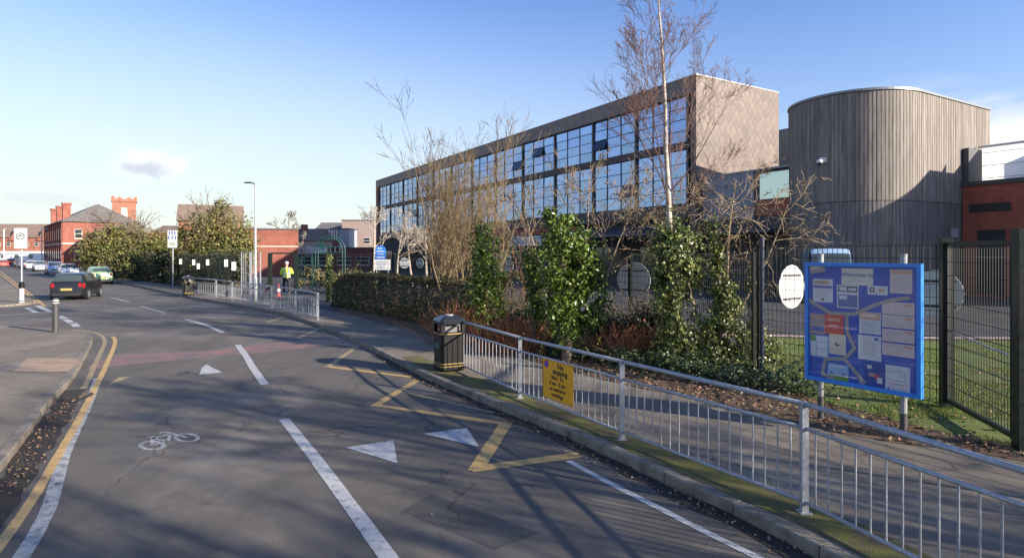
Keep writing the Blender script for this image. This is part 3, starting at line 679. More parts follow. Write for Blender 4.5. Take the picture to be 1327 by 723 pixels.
for yy, ll in ((243, 'topmost'), (301, 'second'), (362, 'third'), (424, 'lowest')): poster(390, yy, 535, yy+55, 'p', rows('t', .25, .8, 3)+[('o', .7, .1, .92, .3)], ll+' of the wide pale sheets at the right of the board')
poster(288, 288, 385, 383, 'w', [('o', .03, .02, .97, .35), ('c', .1, .1, .8, .2)]+rows('t', .45, .9, 6), 'white poster with orange heading', depth=.0034)
poster(283, 390, 386, 497, 'w', rows('t', .12, .8, 9)+[('b', .7, .06, .88, .18)], 'plain white letter sheet', depth=.0042)
poster(68, 295, 135, 382, 'n', [('t', .05, .3, .95, .5), ('b', .1, .6, .9, .9)], 'brown photographic picture')
poster(135, 297, 218, 384, 'r', [('o', .15, .2, .8, .35), ('p', .2, .55, .7, .62)], 'bright red poster')
poster(70, 388, 150, 484, 's', [('g', .03, .02, .30, .28), ('w', .36, .05, .95, .30), ('w', .36, .35, .95, .60), ('w', .36, .65, .95, .95), ('w', .04, .32, .30, .95), ('k', .1, .8, .22, .88)], 'blue and white timetable sheet')
poster(153, 385, 228, 474, 'c', [('k', .38, .42, .5, .6), ('k', .46, .5, .66, .56)]+rows('t', .75, .9, 2), 'cream sheet with small drawing')
poster(148, 515, 240, 586, 's', [('w', .1, .1, .85, .2), ('g', .0, .72, 1, 1), ('b', .1, .5, .25, .65), ('b', .7, .5, .85, .65)], 'small landscape picture with green grass', depth=.0038)
poster(312, 512, 405, 622, 'd', [('w', .12, .1, .35, .24), ('r', .5, .45, .7, .6), ('w', .6, .55, .85, .78), ('n', .2, .4, .5, .55)], 'deep blue picture with red and white shapes')
poster(405, 523, 515, 640, 'w', [('t', .15, .2, .8, .22), ('t', .15, .2, .17, .55), ('t', .15, .55, .8, .57), ('t', .78, .2, .8, .55), ('r', .1, .68, .9, .70), ('k', .08, .86, .16, .93)]+rows('t', .76, .95, 3, .2, .9), 'white sheet with outlined map')
poster(62, 82, 130, 122, 't', [('p', .1, .2, .7, .6)], 'grey torn paper in the top corner', tilt=12)
pth = MB(); pth.tf = Bm
def pseg(pts):
    for q0, q1 in zip(pts[:-1], pts[1:]):
        u0, z0 = bq(*q0); u1, z1 = bq(*q1); dx, dz = u1-u0, z1-z0; l = math.hypot(dx, dz); nx, nz = -dz/l*.024, dx/l*.024; ex, ez = dx/l*.012, dz/l*.012; zz_ = .0068+random.random()*.0012
        pth.add([(u0+nx-ex, z0+nz-ez, zz_), (u0-nx-ex, z0-nz-ez, zz_), (u1-nx+ex, z1-nz+ez, zz_), (u1+nx+ex, z1+nz+ez, zz_)], [(0, 1, 2, 3)])
pseg([(65, 238), (160, 295), (265, 300), (350, 262), (425, 238), (510, 227)]); pseg([(232, 305), (235, 380), (268, 450), (225, 497), (137, 500), (125, 565), (172, 588)]); pseg([(227, 503), (312, 605)])
pth.build('paper_path', plain('grey_card', .33, .31, .28, var=.12), nb, world=True)

# ------------------------------------------------------------------ mesh fences
WIRE = mat('dark_green_wire', (0.006, 0.008, 0.007), rough=0.5)
def mesh_panel(mb, a, b, h, sp=0.075, hs=0.20, z0=0.06, w=0.006, spikes=True):
    a = Vector((a[0], a[1], PZ)); b = Vector((b[0], b[1], PZ)); Ln = (b-a).length; n = max(2, int(Ln/sp)); d = (b-a)/Ln; nn = Vector((d.y, -d.x, 0)) * .012
    for i in range(n+1):
        q = a.lerp(b, i/n); mb.bar(q+Vector((0, 0, z0)), q+Vector((0, 0, h)), w)
        if spikes: mb.bar(q+Vector((0, 0, h)), q+Vector((0, 0, h+.03))+nn*2, w)
    k = int((h-z0)/hs)
    for i in range(k+1):
        z = z0+(h-z0)*i/k
        for s_ in (-1, 1): mb.bar(a+nn*.4*s_+Vector((0, 0, z)), b+nn*.4*s_+Vector((0, 0, z)), w)
def mesh_fence(label, pts, h=2.4, group='green mesh fence runs', post=0.06, sp=0.075, maxl=2.6, w=0.006, pm=GREEN, heights=None):
    t = thing('mesh_fence', label, 'fence', (pts[0][0], pts[0][1], PZ), 0, group)
    allp = []
    for a, b in zip(pts[:-1], pts[1:]):
        a = Vector((a[0], a[1], PZ)); b = Vector((b[0], b[1], PZ)); n = max(1, round((b-a).length/maxl))
        for i in range(n): allp.append(a.lerp(b, i/n))
    allp.append(Vector((pts[-1][0], pts[-1][1], PZ)))
    for p in allp: MB().box((p.x, p.y, PZ+(h+.06)/2), (post, post, h+.06)).build('post', pm, t, world=True)
    for a, b in zip(allp[:-1], allp[1:]):
        d = (b-a).normalized()*(post/2); mb = MB(); mesh_panel(mb, a+d, b-d, h, sp=sp, w=w); mb.build('mesh_panel', WIRE, t, world=True)
    return t
f983, f1225, f1320 = P(983, 484), P(1225, 528), P(1320, 583)
mesh_fence('green wire mesh fence behind the blue notice board', [f983, f1225], h=2.55, sp=.09, w=.009)
mesh_fence('green wire mesh fence running from the slim post behind the ivy trunks to the hedge', [Vector((3.65, 18.2, 0)), f983+Vector((-.05, .12, 0))], h=2.4, sp=.09, post=.07, w=.009)
mesh_fence('green wire mesh fence standing inside the long hedge', [Vector((-9.6, 31.2, 0)), Vector((-5.4, 27.4, 0)), Vector((3.6, 18.28, 0))], h=2.4, sp=.11, w=.011)
# tall slim blue-black pole
tp = MB(); tp.tube([(f983.x+.03, f983.y-.10, PZ), (f983.x+.03, f983.y-.10, PZ+2.72)], .045, 12); tp.tube([(f983.x+.03, f983.y-.10, PZ+2.72), (f983.x+.03, f983.y-.10, PZ+2.75)], .05, 12)
tag(tp.build('metal_pole', mat('blue_black_pole', (0.03, 0.035, 0.06), rough=.35)), 'slim blue-black metal pole beside the ivy covered birch', 'pole')
# gate between the two heavy posts on the right
gt = thing('mesh_gate', 'dark green mesh gate between heavy posts at the right edge', 'gate', (f1225.x, f1225.y, PZ))
d = (f1320-f1225).normalized()
MB().box((f1225.x, f1225.y-.02, PZ+1.33), (.15, .15, 2.66), math.atan2(d.y, d.x)).build('gate_post', GREEN, gt, world=True)
MB().box((f1320.x+.07, f1320.y, PZ+1.36), (.19, .19, 2.72), math.atan2(d.y, d.x)).build('gate_post', GREEN, gt, world=True)
mb = MB(); a = f1225+d*.1; b = f1320-d*.1
for z in (.14, 2.56): mb.bar((a.x, a.y, PZ+z), (b.x, b.y, PZ+z), .06)
mb.bar((a.x, a.y, PZ+.11), (a.x, a.y, PZ+2.59), .06); mb.bar((b.x, b.y, PZ+.11), (b.x, b.y, PZ+2.59), .06); mb.build('gate_frame', GREEN, gt, world=True)
mb = MB(); mesh_panel(mb, a, b, 2.5, sp=.075, z0=.17, w=.008); mb.build('mesh_panel', WIRE, gt, world=True)
mb = MB(); mb.bar((a.x, a.y, PZ+1.22), (b.x, b.y, PZ+1.12), .02); mb.build('tie_bar', GALV, gt, world=True)
# fence carrying on out of frame to the right (its shadow crosses the pavement)
mesh_fence('green wire mesh fence continuing past the heavy gate post', [f1320+Vector((.25, -.15, 0)), Vector((8.5, 4.0, 0)), Vector((12.0, -4.5, 0))], h=2.4, sp=.12, w=.005)

# white discs on the fences
STRAP = plain('dark_strap', .03, .03, .03)
def disc(px, py, Y, r, yaw, label, bright=WHITE):
    c = at(px, py, Y); t = thing('round_panel', label, 'round panel', c, yaw, 'white discs hung on the mesh fences')
    mb = MB(); mb.tf = Matrix.Rotation(R(90), 4, 'X'); mb.lathe([(r-.006, -.008), (r, -.004), (r, .004), (r-.006, .008)], 40); mb.build('disc', bright, t)
    for s_ in (.52, -.55): MB().span(-r*.72, r*.72, -.016, -.0085, s_*r-.022, s_*r+.022).build('strap', STRAP, t)
    return t
PALE = mat('shaded_white_board', (0.50, 0.52, 0.47), rough=.6, var=.15, scale=3)  # greyed to paint in shade on discs turned from the sun
disc(1026, 371.5, 13.0, .475, R(33), 'white disc on the fence just left of the blue notice board, brightly sunlit')
disc(1212, 380, 11.0, .43, R(-37), 'white disc half hidden by the right edge of the blue notice board', PALE)
disc(821, 363, 18.55, .56, R(-36), 'large pale disc on the fence between the green ivy bush and the birch', PALE)
disc(652, 344, 24, .50, R(-34), 'pale disc seen just right of the dark ivy column', PALE)
disc(524, 341, 30.3, .27, R(-12), 'smallest white disc, above the long hedge', WHITE)
disc(544, 341, 30.8, .25, R(-30), 'small pale disc beside the slim white trunks above the hedge', PALE)

# ------------------------------------------------------------------ trees and shrubs
def rv(s=1.0): return Vector((random.gauss(0, s), random.gauss(0, s), random.gauss(0, s)))
def grow(mb, p, d, ln, r, lvl, maxl, prm, tips=None, minr=0.004):
    """one limb made of bent segments, with side shoots"""
    segs = prm.get('segs', 5); pts = [p.copy()]; rad = [r]; q = p.copy(); dd = d.normalized()
    er = max(minr, r*prm.get('taper', .35))
    for i in range(segs):
        dd = (dd+rv(prm.get('wig', .12))+Vector((0, 0, prm.get('up', .06)))*(1 if lvl < 2 else prm.get('upt', 1))).normalized()
        q = q+dd*(ln/segs); pts.append(q.copy()); rad.append(r+(er-r)*(i+1)/segs)
    mb.tube(pts, rad, 7 if r > .05 else (5 if r > .015 else 3), cap=False)
    if tips is not None and lvl >= maxl-1: tips.append(q.copy())
    if lvl >= maxl: return
    n = prm['kids'][min(lvl, len(prm['kids'])-1)]
    for i in range(n):
        t = random.uniform(prm.get('t0', .3), 1.0)*segs; k = min(segs-1, int(t)); c = pts[k].lerp(pts[k+1], t-k); base = (pts[k+1]-pts[k]).normalized()
        o = base.orthogonal().normalized(); o.rotate(Matrix.Rotation(random.uniform(0, 2*PI), 3, base)); a = R(random.gauss(prm.get('ang', 42), 9))
        nd = base*math.cos(a)+o*math.sin(a); rr = (rad[k]+(rad[k+1]-rad[k])*(t-k))*random.uniform(.45, .7)
        grow(mb, c, nd, ln*random.uniform(*prm.get('lr', (.45, .75)))*(1-.35*(t/segs)), max(minr, rr), lvl+1, maxl, prm, tips, minr)
def tree(name, label, cat, base, h, r, prm, maxl, tm, bm=None, lean=(0, 0), trunks=None, group=None, minr=.004):
    t = thing(name, label, cat, base, 0, group); tips = []
    base = Vector(base); tk = MB(); cr = MB()
    stems = trunks or [(Vector((lean[0], lean[1], 1)), h, r, Vector((0, 0, 0)))]
    for dirn, hh, r0, off in stems:
        pts = [base+off]; rad = [r0]; dd = dirn.normalized(); q = pts[0].copy(); sg = prm.get('tsegs', 9)
        for i in range(sg):
            dd = (dd+rv(prm.get('twig', .045))+Vector((0, 0, prm.get('tup', .03)))).normalized(); q = q+dd*(hh/sg); pts.append(q.copy()); rad.append(max(minr, r0*(1-(i+1)/sg*.9)))
        tk.tube(pts, rad, 9 if r0 > .06 else 6)
        for i in range(prm['n0']):
            u = random.uniform(prm.get('tstart', .25), .98); f = u*sg; k = min(sg-1, int(f)); c = pts[k].lerp(pts[k+1], f-k); bs = (pts[k+1]-pts[k]).normalized()
            o = bs.orthogonal().normalized(); o.rotate(Matrix.Rotation(random.uniform(0, 2*PI), 3, bs)); a = R(random.gauss(prm.get('ang0', 50), 10))
            rr = (rad[k]+(rad[k+1]-rad[k])*(f-k))*random.uniform(*prm.get('rb', (.35, .6)))
            grow(cr, c, bs*math.cos(a)+o*math.sin(a), hh*prm.get('l0', .33)*(1.15-u*.75)*random.uniform(.7, 1.2), max(rr, minr), 1, maxl, prm, tips, minr)
    tk.build('trunk', tm, t, world=True, smooth=True); cr.build('branches', bm or tm, t, world=True)
    return t, tips
def blob_leaves(mb, blobs, n, size, out=0.75, jitter=.25, shoots=.22):
    """leaves over and through uneven ellipsoids: blobs = (centre, rx, ry, rz, weight)"""
    n = int(n*.8)
    W = sum(b[4] for b in blobs)
    for c, rx, ry, rz, wgt in blobs:
        for i in range(int(n*wgt/W)):
            u = Vector((random.gauss(0, 1), random.gauss(0, 1), random.gauss(0, 1))).normalized(); f = random.random()**.28
            k = 1+.62*noise.noise(Vector(c)*1.3+u*1.9)+.42*noise.noise(Vector(c)+u*5.0)
            p = Vector((c[0]+u.x*rx*f*k, c[1]+u.y*ry*f*k, c[2]+u.z*rz*f*k))
            if noise.noise(p*(.55/size**.5)+Vector((9, 2, 5))) > .33: continue
            if p.z < PZ: p.z = PZ+random.random()*.15
            nr_ = (u*out+rv(.5)+Vector((0, 0, .25)))
            mb.leaf(p, size*random.choice((.45, .6, .8, 1, 1.2, 1.45)), nr_)
        for j in range(max(2, int(n*wgt/W*shoots/14))):     # loose shoots standing out of the mass
            u = Vector((random.gauss(0, 1), random.gauss(0, 1), random.gauss(.35, 1))).normalized(); q = Vector((c[0]+u.x*rx*.85, c[1]+u.y*ry*.85, c[2]+u.z*rz*.85)); st = (u+rv(.45)).normalized()*size*random.uniform(.5, .95)
            if q.z < PZ: continue
            for m_ in range(random.randint(5, 12)):
                q = q+st+rv(size*.25)+Vector((0, 0, -size*.03*m_)); mb.leaf(q, size*random.uniform(.45, 1.0), u+rv(.7))
def ivy_lobes(base, top, r0, n, rs=(.35, .6), seed=1):
    rnd = random.Random(seed); out = []
    for i in range(n):
        t = i/(n-1); c = Vector(base).lerp(Vector(top), t)+Vector((rnd.gauss(0, r0*.38), rnd.gauss(0, r0*.38), 0)); r = r0*rnd.uniform(*rs)*1.7
        out.append((c, r, r, r*rnd.uniform(.8, 1.3), r*r))
    return out

# ivy column (dark) behind the hedge, px 628
def ivy_thing(label, base, lobes, n, size, m, top, r=0.12, group='ivy covered trunks'):
    t = thing('ivy_bush', label, 'ivy', base, 0, group)
    mb = MB(); mb.tube([Vector(base), Vector(base).lerp(Vector(top), .5)+Vector((.06, .03, 0)), Vector(top)], [r, r*.8, r*.4], 8); mb.build('stem', BARK, t, world=True)
    mb = MB(); blob_leaves(mb, lobes, n, size); mb.build('leaves', m, t, world=True); return t
def lob(px, py, Y, rpx, rpy, wgt=None):
    c = at(px, py, Y); rx = rpx/F*Y*1.22; rz = rpy/F*Y*1.12; return (c, rx, rx*.85, rz, wgt or rx*rz)
Y1 = 16.6
ivy_thing('tall dark ivy column rising at the end of the hedge', (at(628, 400, Y1).x, Y1, PZ), [lob(627, 322, Y1, 17, 24), lob(630, 350, Y1, 18, 26), lob(626, 380, Y1, 20, 28), lob(630, 410, Y1, 24, 26), lob(618, 425, Y1, 24, 18), lob(640, 425, Y1, 22, 16), lob(625, 300, Y1, 10, 12)], 9000, .085, IVY, at(628, 300, Y1))
Y2 = 13.4
ivy_thing('broad glossy green ivy bush in the middle of the verge', (at(735, 440, Y2).x, Y2, PZ), [lob(728, 322, Y2, 27, 24), lob(718, 345, Y2, 24, 26), lob(745, 335, Y2, 24, 28), lob(758, 352, Y2, 24, 24), lob(768, 376, Y2, 20, 24), lob(738, 372, Y2, 30, 28), lob(725, 400, Y2, 19, 24), lob(735, 428, Y2, 17, 22), lob(752, 402, Y2, 20, 22), lob(768, 410, Y2, 16, 18), lob(722, 292, Y2, 13, 15), lob(712, 276, Y2, 9, 9), lob(735, 287, Y2, 9, 10)], 15000, .078, IVY, at(722, 280, Y2))
ivy_thing('narrow ivy column close left of the broad glossy ivy bush', (at(690, 415, 14.4).x, 14.4, PZ), [lob(691, 338, 14.4, 10, 12), lob(690, 358, 14.4, 9, 15), lob(693, 380, 14.4, 9, 16), lob(696, 400, 14.4, 9, 16)], 2600, .075, IVY, at(690, 332, 14.4), r=.07)
Y3 = 12.6
ivy_thing('yellowing ivy wrapped round the base of the tall birch', (at(872, 470, Y3).x, Y3, PZ), [lob(862, 312, Y3, 18, 17), lob(885, 312, Y3, 20, 17), lob(872, 335, Y3, 24, 24), lob(862, 365, Y3, 15, 26), lob(893, 350, Y3, 18, 24), lob(864, 395, Y3, 14, 26), lob(880, 395, Y3, 15, 26), lob(868, 428, Y3, 15, 24), lob(886, 440, Y3, 17, 26), lob(872, 462, Y3, 20, 22), lob(872, 385, Y3, 14, 90)], 19000, .068, IVYY, at(872, 312, Y3), r=.10)
Y4 = 12.9
ivy_thing('patchy yellow green ivy right of the tall birch', (at(935, 470, Y4).x, Y4, PZ), [lob(926, 302, Y4, 9, 14), lob(930, 330, Y4, 8, 16), lob(928, 352, Y4, 8, 16), lob(937, 375, Y4, 14, 16), lob(940, 398, Y4, 17, 18), lob(925, 418, Y4, 19, 18), lob(946, 435, Y4, 20, 20), lob(920, 452, Y4, 20, 18), lob(960, 455, Y4, 24, 18), lob(935, 476, Y4, 32, 13), lob(990, 452, Y4+.6, 16, 17), lob(978, 430, Y4+.6, 9, 17), lob(972, 380, Y4+.6, 5, 20), lob(905, 470, Y4, 26, 15), lob(955, 480, Y4-.3, 30, 13), lob(900, 490, Y4-.6, 30, 10), lob(985, 475, Y4+.2, 20, 14)], 23000, .066, IVYY, at(926, 300, Y4), r=.06)
# low ivy ground cover
for px, Y, rx_, ry_, ll in ((668, 16.8, 40, 22, 'low dark undergrowth behind the rusty stems left of the broad ivy bush'), (800, 15.6, 42, 18, 'low dark undergrowth in front of the large pale disc'), (700, 15.9, 26, 26, 'dark undergrowth under the narrow ivy column'), (842, 14.4, 22, 22, 'dark undergrowth left of the tall birch')):
    b = at(px, 430, Y); t = thing('low_shrub', ll, 'shrub', (b.x, Y, PZ), 0, 'dark low shrubs on the verge'); mb = MB()
    blob_leaves(mb, [lob(px-rx_*.5, 425, Y, rx_*.6, ry_*.8), lob(px+rx_*.4, 430, Y, rx_*.6, ry_*.8), lob(px, 418, Y, rx_*.5, ry_*.7)], 3800, .08, out=.4, shoots=.5); mb.build('leaves', DARKG, t, world=True)
    mb = MB()
    for i in range(170): q = Vector((b.x+random.gauss(0, rx_/F*Y*.6), Y+random.gauss(0, .3), PZ)); d_ = Vector((random.gauss(0, .35), random.gauss(0, .3), 1)); l_ = random.uniform(.5, 1.5); mb.tube([q, q+d_*l_*.5, q+d_*l_+rv(.1)], [.011, .008, .004], 3, cap=False)
    mb.build('stems', BARK, t, world=True)
mb = MB()
for i in range(12000):
    t_ = random.random(); a = Vector((4.6, 9.9, 0)); b = Vector((-2.2, 17.6, 0)); p = a.lerp(b, t_)+Vector((random.gauss(.35, .32), random.gauss(.3, .3), 0))
    hgt = max(0.04, .38+.34*noise.noise(Vector((p.x*1.2, p.y*1.2, 0))))
    mb.leaf(Vector((p.x, p.y, PZ+random.random()*hgt)), random.uniform(.05, .09), Vector((random.gauss(0, .6), random.gauss(-.2, .6), 1)))
tag(mb.build('ground_ivy', mat('dark_ground_ivy', (.03, .055, .012), rough=.45, island=.6, c2=(.08, .09, .03), scale=2)), 'low ivy spreading under the trunks beside the pavement', 'ground cover', kind='stuff')

# long clipped hedge, px 420..610
hg = thing('hedge', 'long dense dark hedge along the pavement up to the gate post', 'hedge', (-2.5, 17.9, PZ))
ha, hb = Vector((-.3, 16.6, PZ)), Vector((-8.4, 27.6, PZ)); hd = (hb-ha).normalized(); hn = Vector((hd.y, -hd.x, 0)); hn = hn if hn.x > 0 else -hn
# core (twigs) then leaves
tw = MB()
for i in range(900):
    t_ = random.random(); q = ha.lerp(hb, t_)+hn*random.uniform(.15, 1.3); q.z = PZ; tw.tube([q, q+Vector((random.gauss(0, .15), random.gauss(0, .15), random.uniform(.7, 1.3)))], [.012, .006], 3, cap=False)
tw.build('twigs', BARK, hg, world=True)
mb = MB(); mt = MB(); Lh = (hb-ha).length
def hedge_h(t_): return (1.55 if t_ > .12 else 1.75)+(-.55 if t_ > .9 else 0)*(t_-.9)*10+.22*noise.noise(Vector((t_*9, 1, 0)))+.12*noise.noise(Vector((t_*31, 4, 0)))
for i in range(30000):
    t_ = random.random(); hh = hedge_h(t_)*min(1, 1.1-.0*t_); dep = 1.5; v = random.random()
    if v < .58:      # front face
        z = random.random()*hh; o_ = (.14*noise.noise(Vector((t_*26, z*2.4, 0)))+.20*max(0, z-hh*.6)); nrm_ = -hn+rv(.5); off = o_+abs(random.gauss(0, .07))
    else:
        off = random.random()*dep; z = hh+.12*noise.noise(Vector((t_*30, off*3, 2)))-abs(random.gauss(0, .08)); nrm_ = Vector((0, 0, 1))+rv(.5)
    q = ha.lerp(hb, t_)+hn*off; q.z = PZ+z
    (mt if (z > hh-.18 and random.random() < .6) else mb).leaf(q, random.uniform(.05, .10), nrm_)
mb.build('leaves', HEDGE, hg, world=True); mt.build('brown_tips', HEDGEB, hg, world=True)

# bare multi-stem willow-like shrub, px 480..680
def stems_fan(n, spread, hh, r, jit=.35):
    out = []
    for i in range(n):
        a = random.uniform(0, 2*PI); s_ = spread*math.sqrt(random.random()); out.append((Vector((math.cos(a)*s_, math.sin(a)*s_, 1)), hh*random.uniform(.65, 1.05), r*random.uniform(.6, 1.1), Vector((random.gauss(0, jit), random.gauss(0, jit), 0))))
    return out
wp_ = dict(kids=[0, 4, 4, 0], segs=4, wig=.10, up=.07, ang=31, lr=(.50, .80), n0=7, l0=.46, ang0=30, tstart=.22, twig=.05, tup=.05, taper=.4)
random.seed(5)
bx = at(590, 400, 20.2)
tree('willow_shrub', 'tall bare many-stemmed ochre shrub in front of the glass building', 'shrub', (bx.x, 20.2, PZ), 5.4, .05, wp_, 3, TWIGY, lean=(0, 0), trunks=stems_fan(21, .44, 6.7, .036, .5), group='bare shrubs', minr=.005)
bx = at(545, 400, 23.5)
tree('willow_shrub', 'smaller bare many-stemmed shrub left of the tall one above the hedge', 'shrub', (bx.x+1.3, 23.5, PZ), 5.4, .05, wp_, 3, TWIGY, trunks=stems_fan(9, .24, 5.3, .032, .3), group='bare shrubs', minr=.007)
# tangled reddish twig mass behind ivy
rp = dict(kids=[3, 3, 0], segs=4, wig=.26, up=.0, ang=46, lr=(.5, .85), n0=5, l0=.5, ang0=50, tstart=.35, twig=.12, taper=.4)
bx = at(672, 400, 17.8)
tree('thicket', 'tangled red brown twiggy thicket between the two ivy columns', 'shrub', (bx.x, 17.8, PZ), 2.6, .03, rp, 3, TWIGO, TWIGY, trunks=stems_fan(14, .6, 2.7, .022, .55), group='bare shrubs', minr=.006)
# dead orange stems at the foot
def dead_stems(label, px, py, Y, n, hh, spread):
    c = at(px, py, Y); c.z = PZ; t = MB()
    for i in range(n):
        b = c+Vector((random.gauss(0, spread*.6), random.gauss(0, .25), 0)); d = Vector((random.gauss(0, .45), random.gauss(0, .3), 1)).normalized(); l = hh*random.uniform(.4, 1)
        t.tube([b, b+d*l*.5, b+d*l+Vector((d.x*.22, 0, -.07))], [.011, .009, .004], 3, cap=False)
        if random.random() < .5: t.leaf(b+d*l*random.uniform(.4, 1), .08)
    return tag(t.build('dead_shrub', TWIGO, loc=c), label, 'shrub', 'clumps of dead orange stems')
dead_stems('rusty dead stems between the dark ivy column and the broad ivy bush', 668, 430, 14.6, 420, 1.05, .85)
dead_stems('rusty dead stems in front of the large pale disc', 818, 440, 13.6, 420, .95, .75)
dead_stems('rusty dead stems at the right end of the hedge', 592, 430, 16.2, 260, 1.3, .5)
# the birch
random.seed(21)
bb = at(873, 470, 13.0)
bpz = dict(kids=[0, 7, 6, 5], segs=5, wig=.09, up=.13, upt=.5, ang=31, lr=(.42, .66), n0=27, l0=.28, ang0=37, tstart=.30, twig=.034, tup=.01, taper=.3, tsegs=12, rb=(.16, .36))
tree('birch_tree', 'tall bare white barked birch rising out of yellowing ivy', 'tree', (bb.x, 13.0, PZ), 9.6, .088, bpz, 4, BIRCH, mat('purple_brown_twigs', (.13, .075, .06), rough=.8, var=.3, scale=6), lean=(-.032, 0), minr=.003)
# bare tree out of the green ivy, px 740
random.seed(8)
mp_ = dict(kids=[0, 6, 5], segs=5, wig=.17, up=.07, ang=40, lr=(.45, .75), n0=9, l0=.42, ang0=45, tstart=.5, twig=.05, taper=.35)
bb = at(745, 440, 13.9)
tree('bare_tree', 'small bare tree forking above the broad green ivy bush', 'tree', (bb.x, 13.9, PZ), 4.4, .06, mp_, 3, mat('pale_twig_bark', (.24, .175, .11), var=.3, scale=7), trunks=[(Vector((.05, 0, 1)), 4.7, .055, Vector((0, 0, 0))), (Vector((.28, 0, 1)), 4.3, .045, Vector((.1, 0, 0))), (Vector((-.25, .1, 1)), 4.1, .045, Vector((-.1, 0, 0)))], group='bare trees', minr=.006)
bb = at(925, 450, 14.2)
mp2 = dict(mp_); mp2.update(n0=10, l0=.60, ang0=62, tstart=.55, up=-.03, wig=.2)
tree('bare_tree', 'spreading bare tree whose crooked boughs reach right towards the timber tower', 'tree', (bb.x, 14.2, PZ), 4.0, .07, mp2, 3, mat('warm_bough_bark', (.21, .15, .09), var=.3, scale=7), trunks=[(Vector((.12, 0, 1)), 4.2, .07, Vector((0, 0, 0))), (Vector((.5, -.1, 1)), 3.9, .05, Vector((.1, 0, 0))), (Vector((-.2, .1, 1)), 3.8, .05, Vector((-.1, 0, 0)))], group='bare trees', minr=.006)  # boughs in warm brown bark
# pale young birches in the school yard
yp = dict(kids=[0, 5, 5], segs=4, wig=.13, up=.07, ang=38, lr=(.45, .7), n0=12, l0=.38, ang0=42, tstart=.35, twig=.04, taper=.3)
for px, Y, hh, ll in ((513, 43, 5.4, 'leftmost slim pale birch before the glass building'), (535, 41, 5.0, 'middle slim pale birch with forked stem'), (553, 40, 4.9, 'third slim pale birch behind the hedge'), (483, 46, 6.3, 'slim pale tree against the far end of the glass building'), (390, 72, 4.6, 'thin young tree behind the open school gate')):
    bb = at(px, 400, Y); tree('young_birch', ll, 'tree', (bb.x, Y, PZ), hh, .10, yp, 3, BIRCH, mat('pale_twigs', (.42, .36, .29), var=.2), lean=(random.uniform(-.08, .08), 0), group='young birches in the yard', minr=.012)
bb = at(368, 400, 95); tree('bare_tree', 'far bare tree on the skyline behind the flat roofed brick block', 'tree', (bb.x, 95, PZ), 8.5, .16, dict(yp, ang0=48, l0=.42), 3, BARK, group='bare trees', minr=.03)

# leafy trees along the left fence
def leafy_tree(label, px, Y, ztop, blobs, n, size, m=OLIVE, cat='tree', name='leafy_tree', group='leafy trees along the far fence'):
    b = at(px, 400, Y); t = thing(name, label, cat, (b.x, Y, PZ), 0, group)
    tk = MB(); cr = MB()
    for k_ in range(3):
        p = Vector((b.x+random.uniform(-.4, .4), Y, PZ)); pts = [p]; 
        for j in range(5): pts.append(pts[-1]+Vector((random.gauss(0, .3), random.gauss(0, .2), ztop/6)))
        tk.tube(pts, [.16, .14, .12, .10, .08, .05], 6)
        for j in range(16): grow(cr, random.choice(pts[2:]), Vector((random.gauss(0, 1), random.gauss(0, 1), .8)), ztop*.32, .045, 2, 3, dict(kids=[3, 3, 3], segs=3, wig=.2), None, .014)
    tk.build('trunk', BARK, t, world=True); cr.build('branches', BARK, t, world=True)
    mb = MB(); blob_leaves(mb, [lob(*q) for q in blobs], n, size, out=.4); mb.build('leaves', m, t, world=True); return t
Yt = 47.0
leafy_tree('large olive and russet tree left of the lamp post', 275, Yt, 6.5, [(275, 293, Yt, 24, 20), (248, 306, Yt, 16, 20), (300, 305, Yt, 24, 22), (265, 320, Yt, 28, 24), (305, 330, Yt, 22, 20), (240, 325, Yt, 16, 22), (287, 268, Yt, 9, 10), (280, 348, Yt, 34, 18), (318, 318, Yt, 12, 18), (250, 350, Yt, 22, 16)], 24000, .155)
leafy_tree('rounded olive tree nearest the red brick block', 135, 66, 7, [(132, 312, 66, 17, 14), (115, 323, 66, 10, 14), (152, 306, 66, 14, 14), (165, 315, 66, 18, 22), (140, 325, 66, 26, 18), (120, 335, 66, 14, 14)], 15000, .20)
leafy_tree('olive tree in the middle of the far fence', 182, 58, 6, [(180, 315, 58, 13, 14), (195, 325, 58, 17, 20), (172, 332, 58, 18, 18), (208, 318, 58, 14, 18), (215, 335, 58, 14, 18)], 13000, .18)
for px, Y, ll in ((160, 59, 'dark shrub under the olive trees, furthest along'), (188, 54, 'dark shrub under the middle olive tree'), (215, 50, 'dark shrub behind the white sign by the fence'), (243, 46, 'dark shrub left under the russet tree'), (275, 42.5, 'dark shrub behind the row of small white plates'), (302, 40, 'dark shrub beside the grey frames')):
    b = at(px, 400, Y); t = thing('shrub', ll, 'shrub', (b.x, Y, PZ), 0, 'dark shrubs behind the far fence')
    mb = MB(); blob_leaves(mb, [lob(px-6, 352, Y, 13, 14), lob(px+7, 350, Y, 13, 15), lob(px, 338, Y, 12, 12)], 4500, .14, out=.5); mb.build('leaves', DARKG, t, world=True)
    mb = MB()
    for i in range(12): mb.tube([(b.x+random.gauss(0, .3), Y, PZ), (b.x+random.gauss(0, .6), Y, 1.6)], .02, 4, cap=False)
    mb.build('stem', BARK, t, world=True)
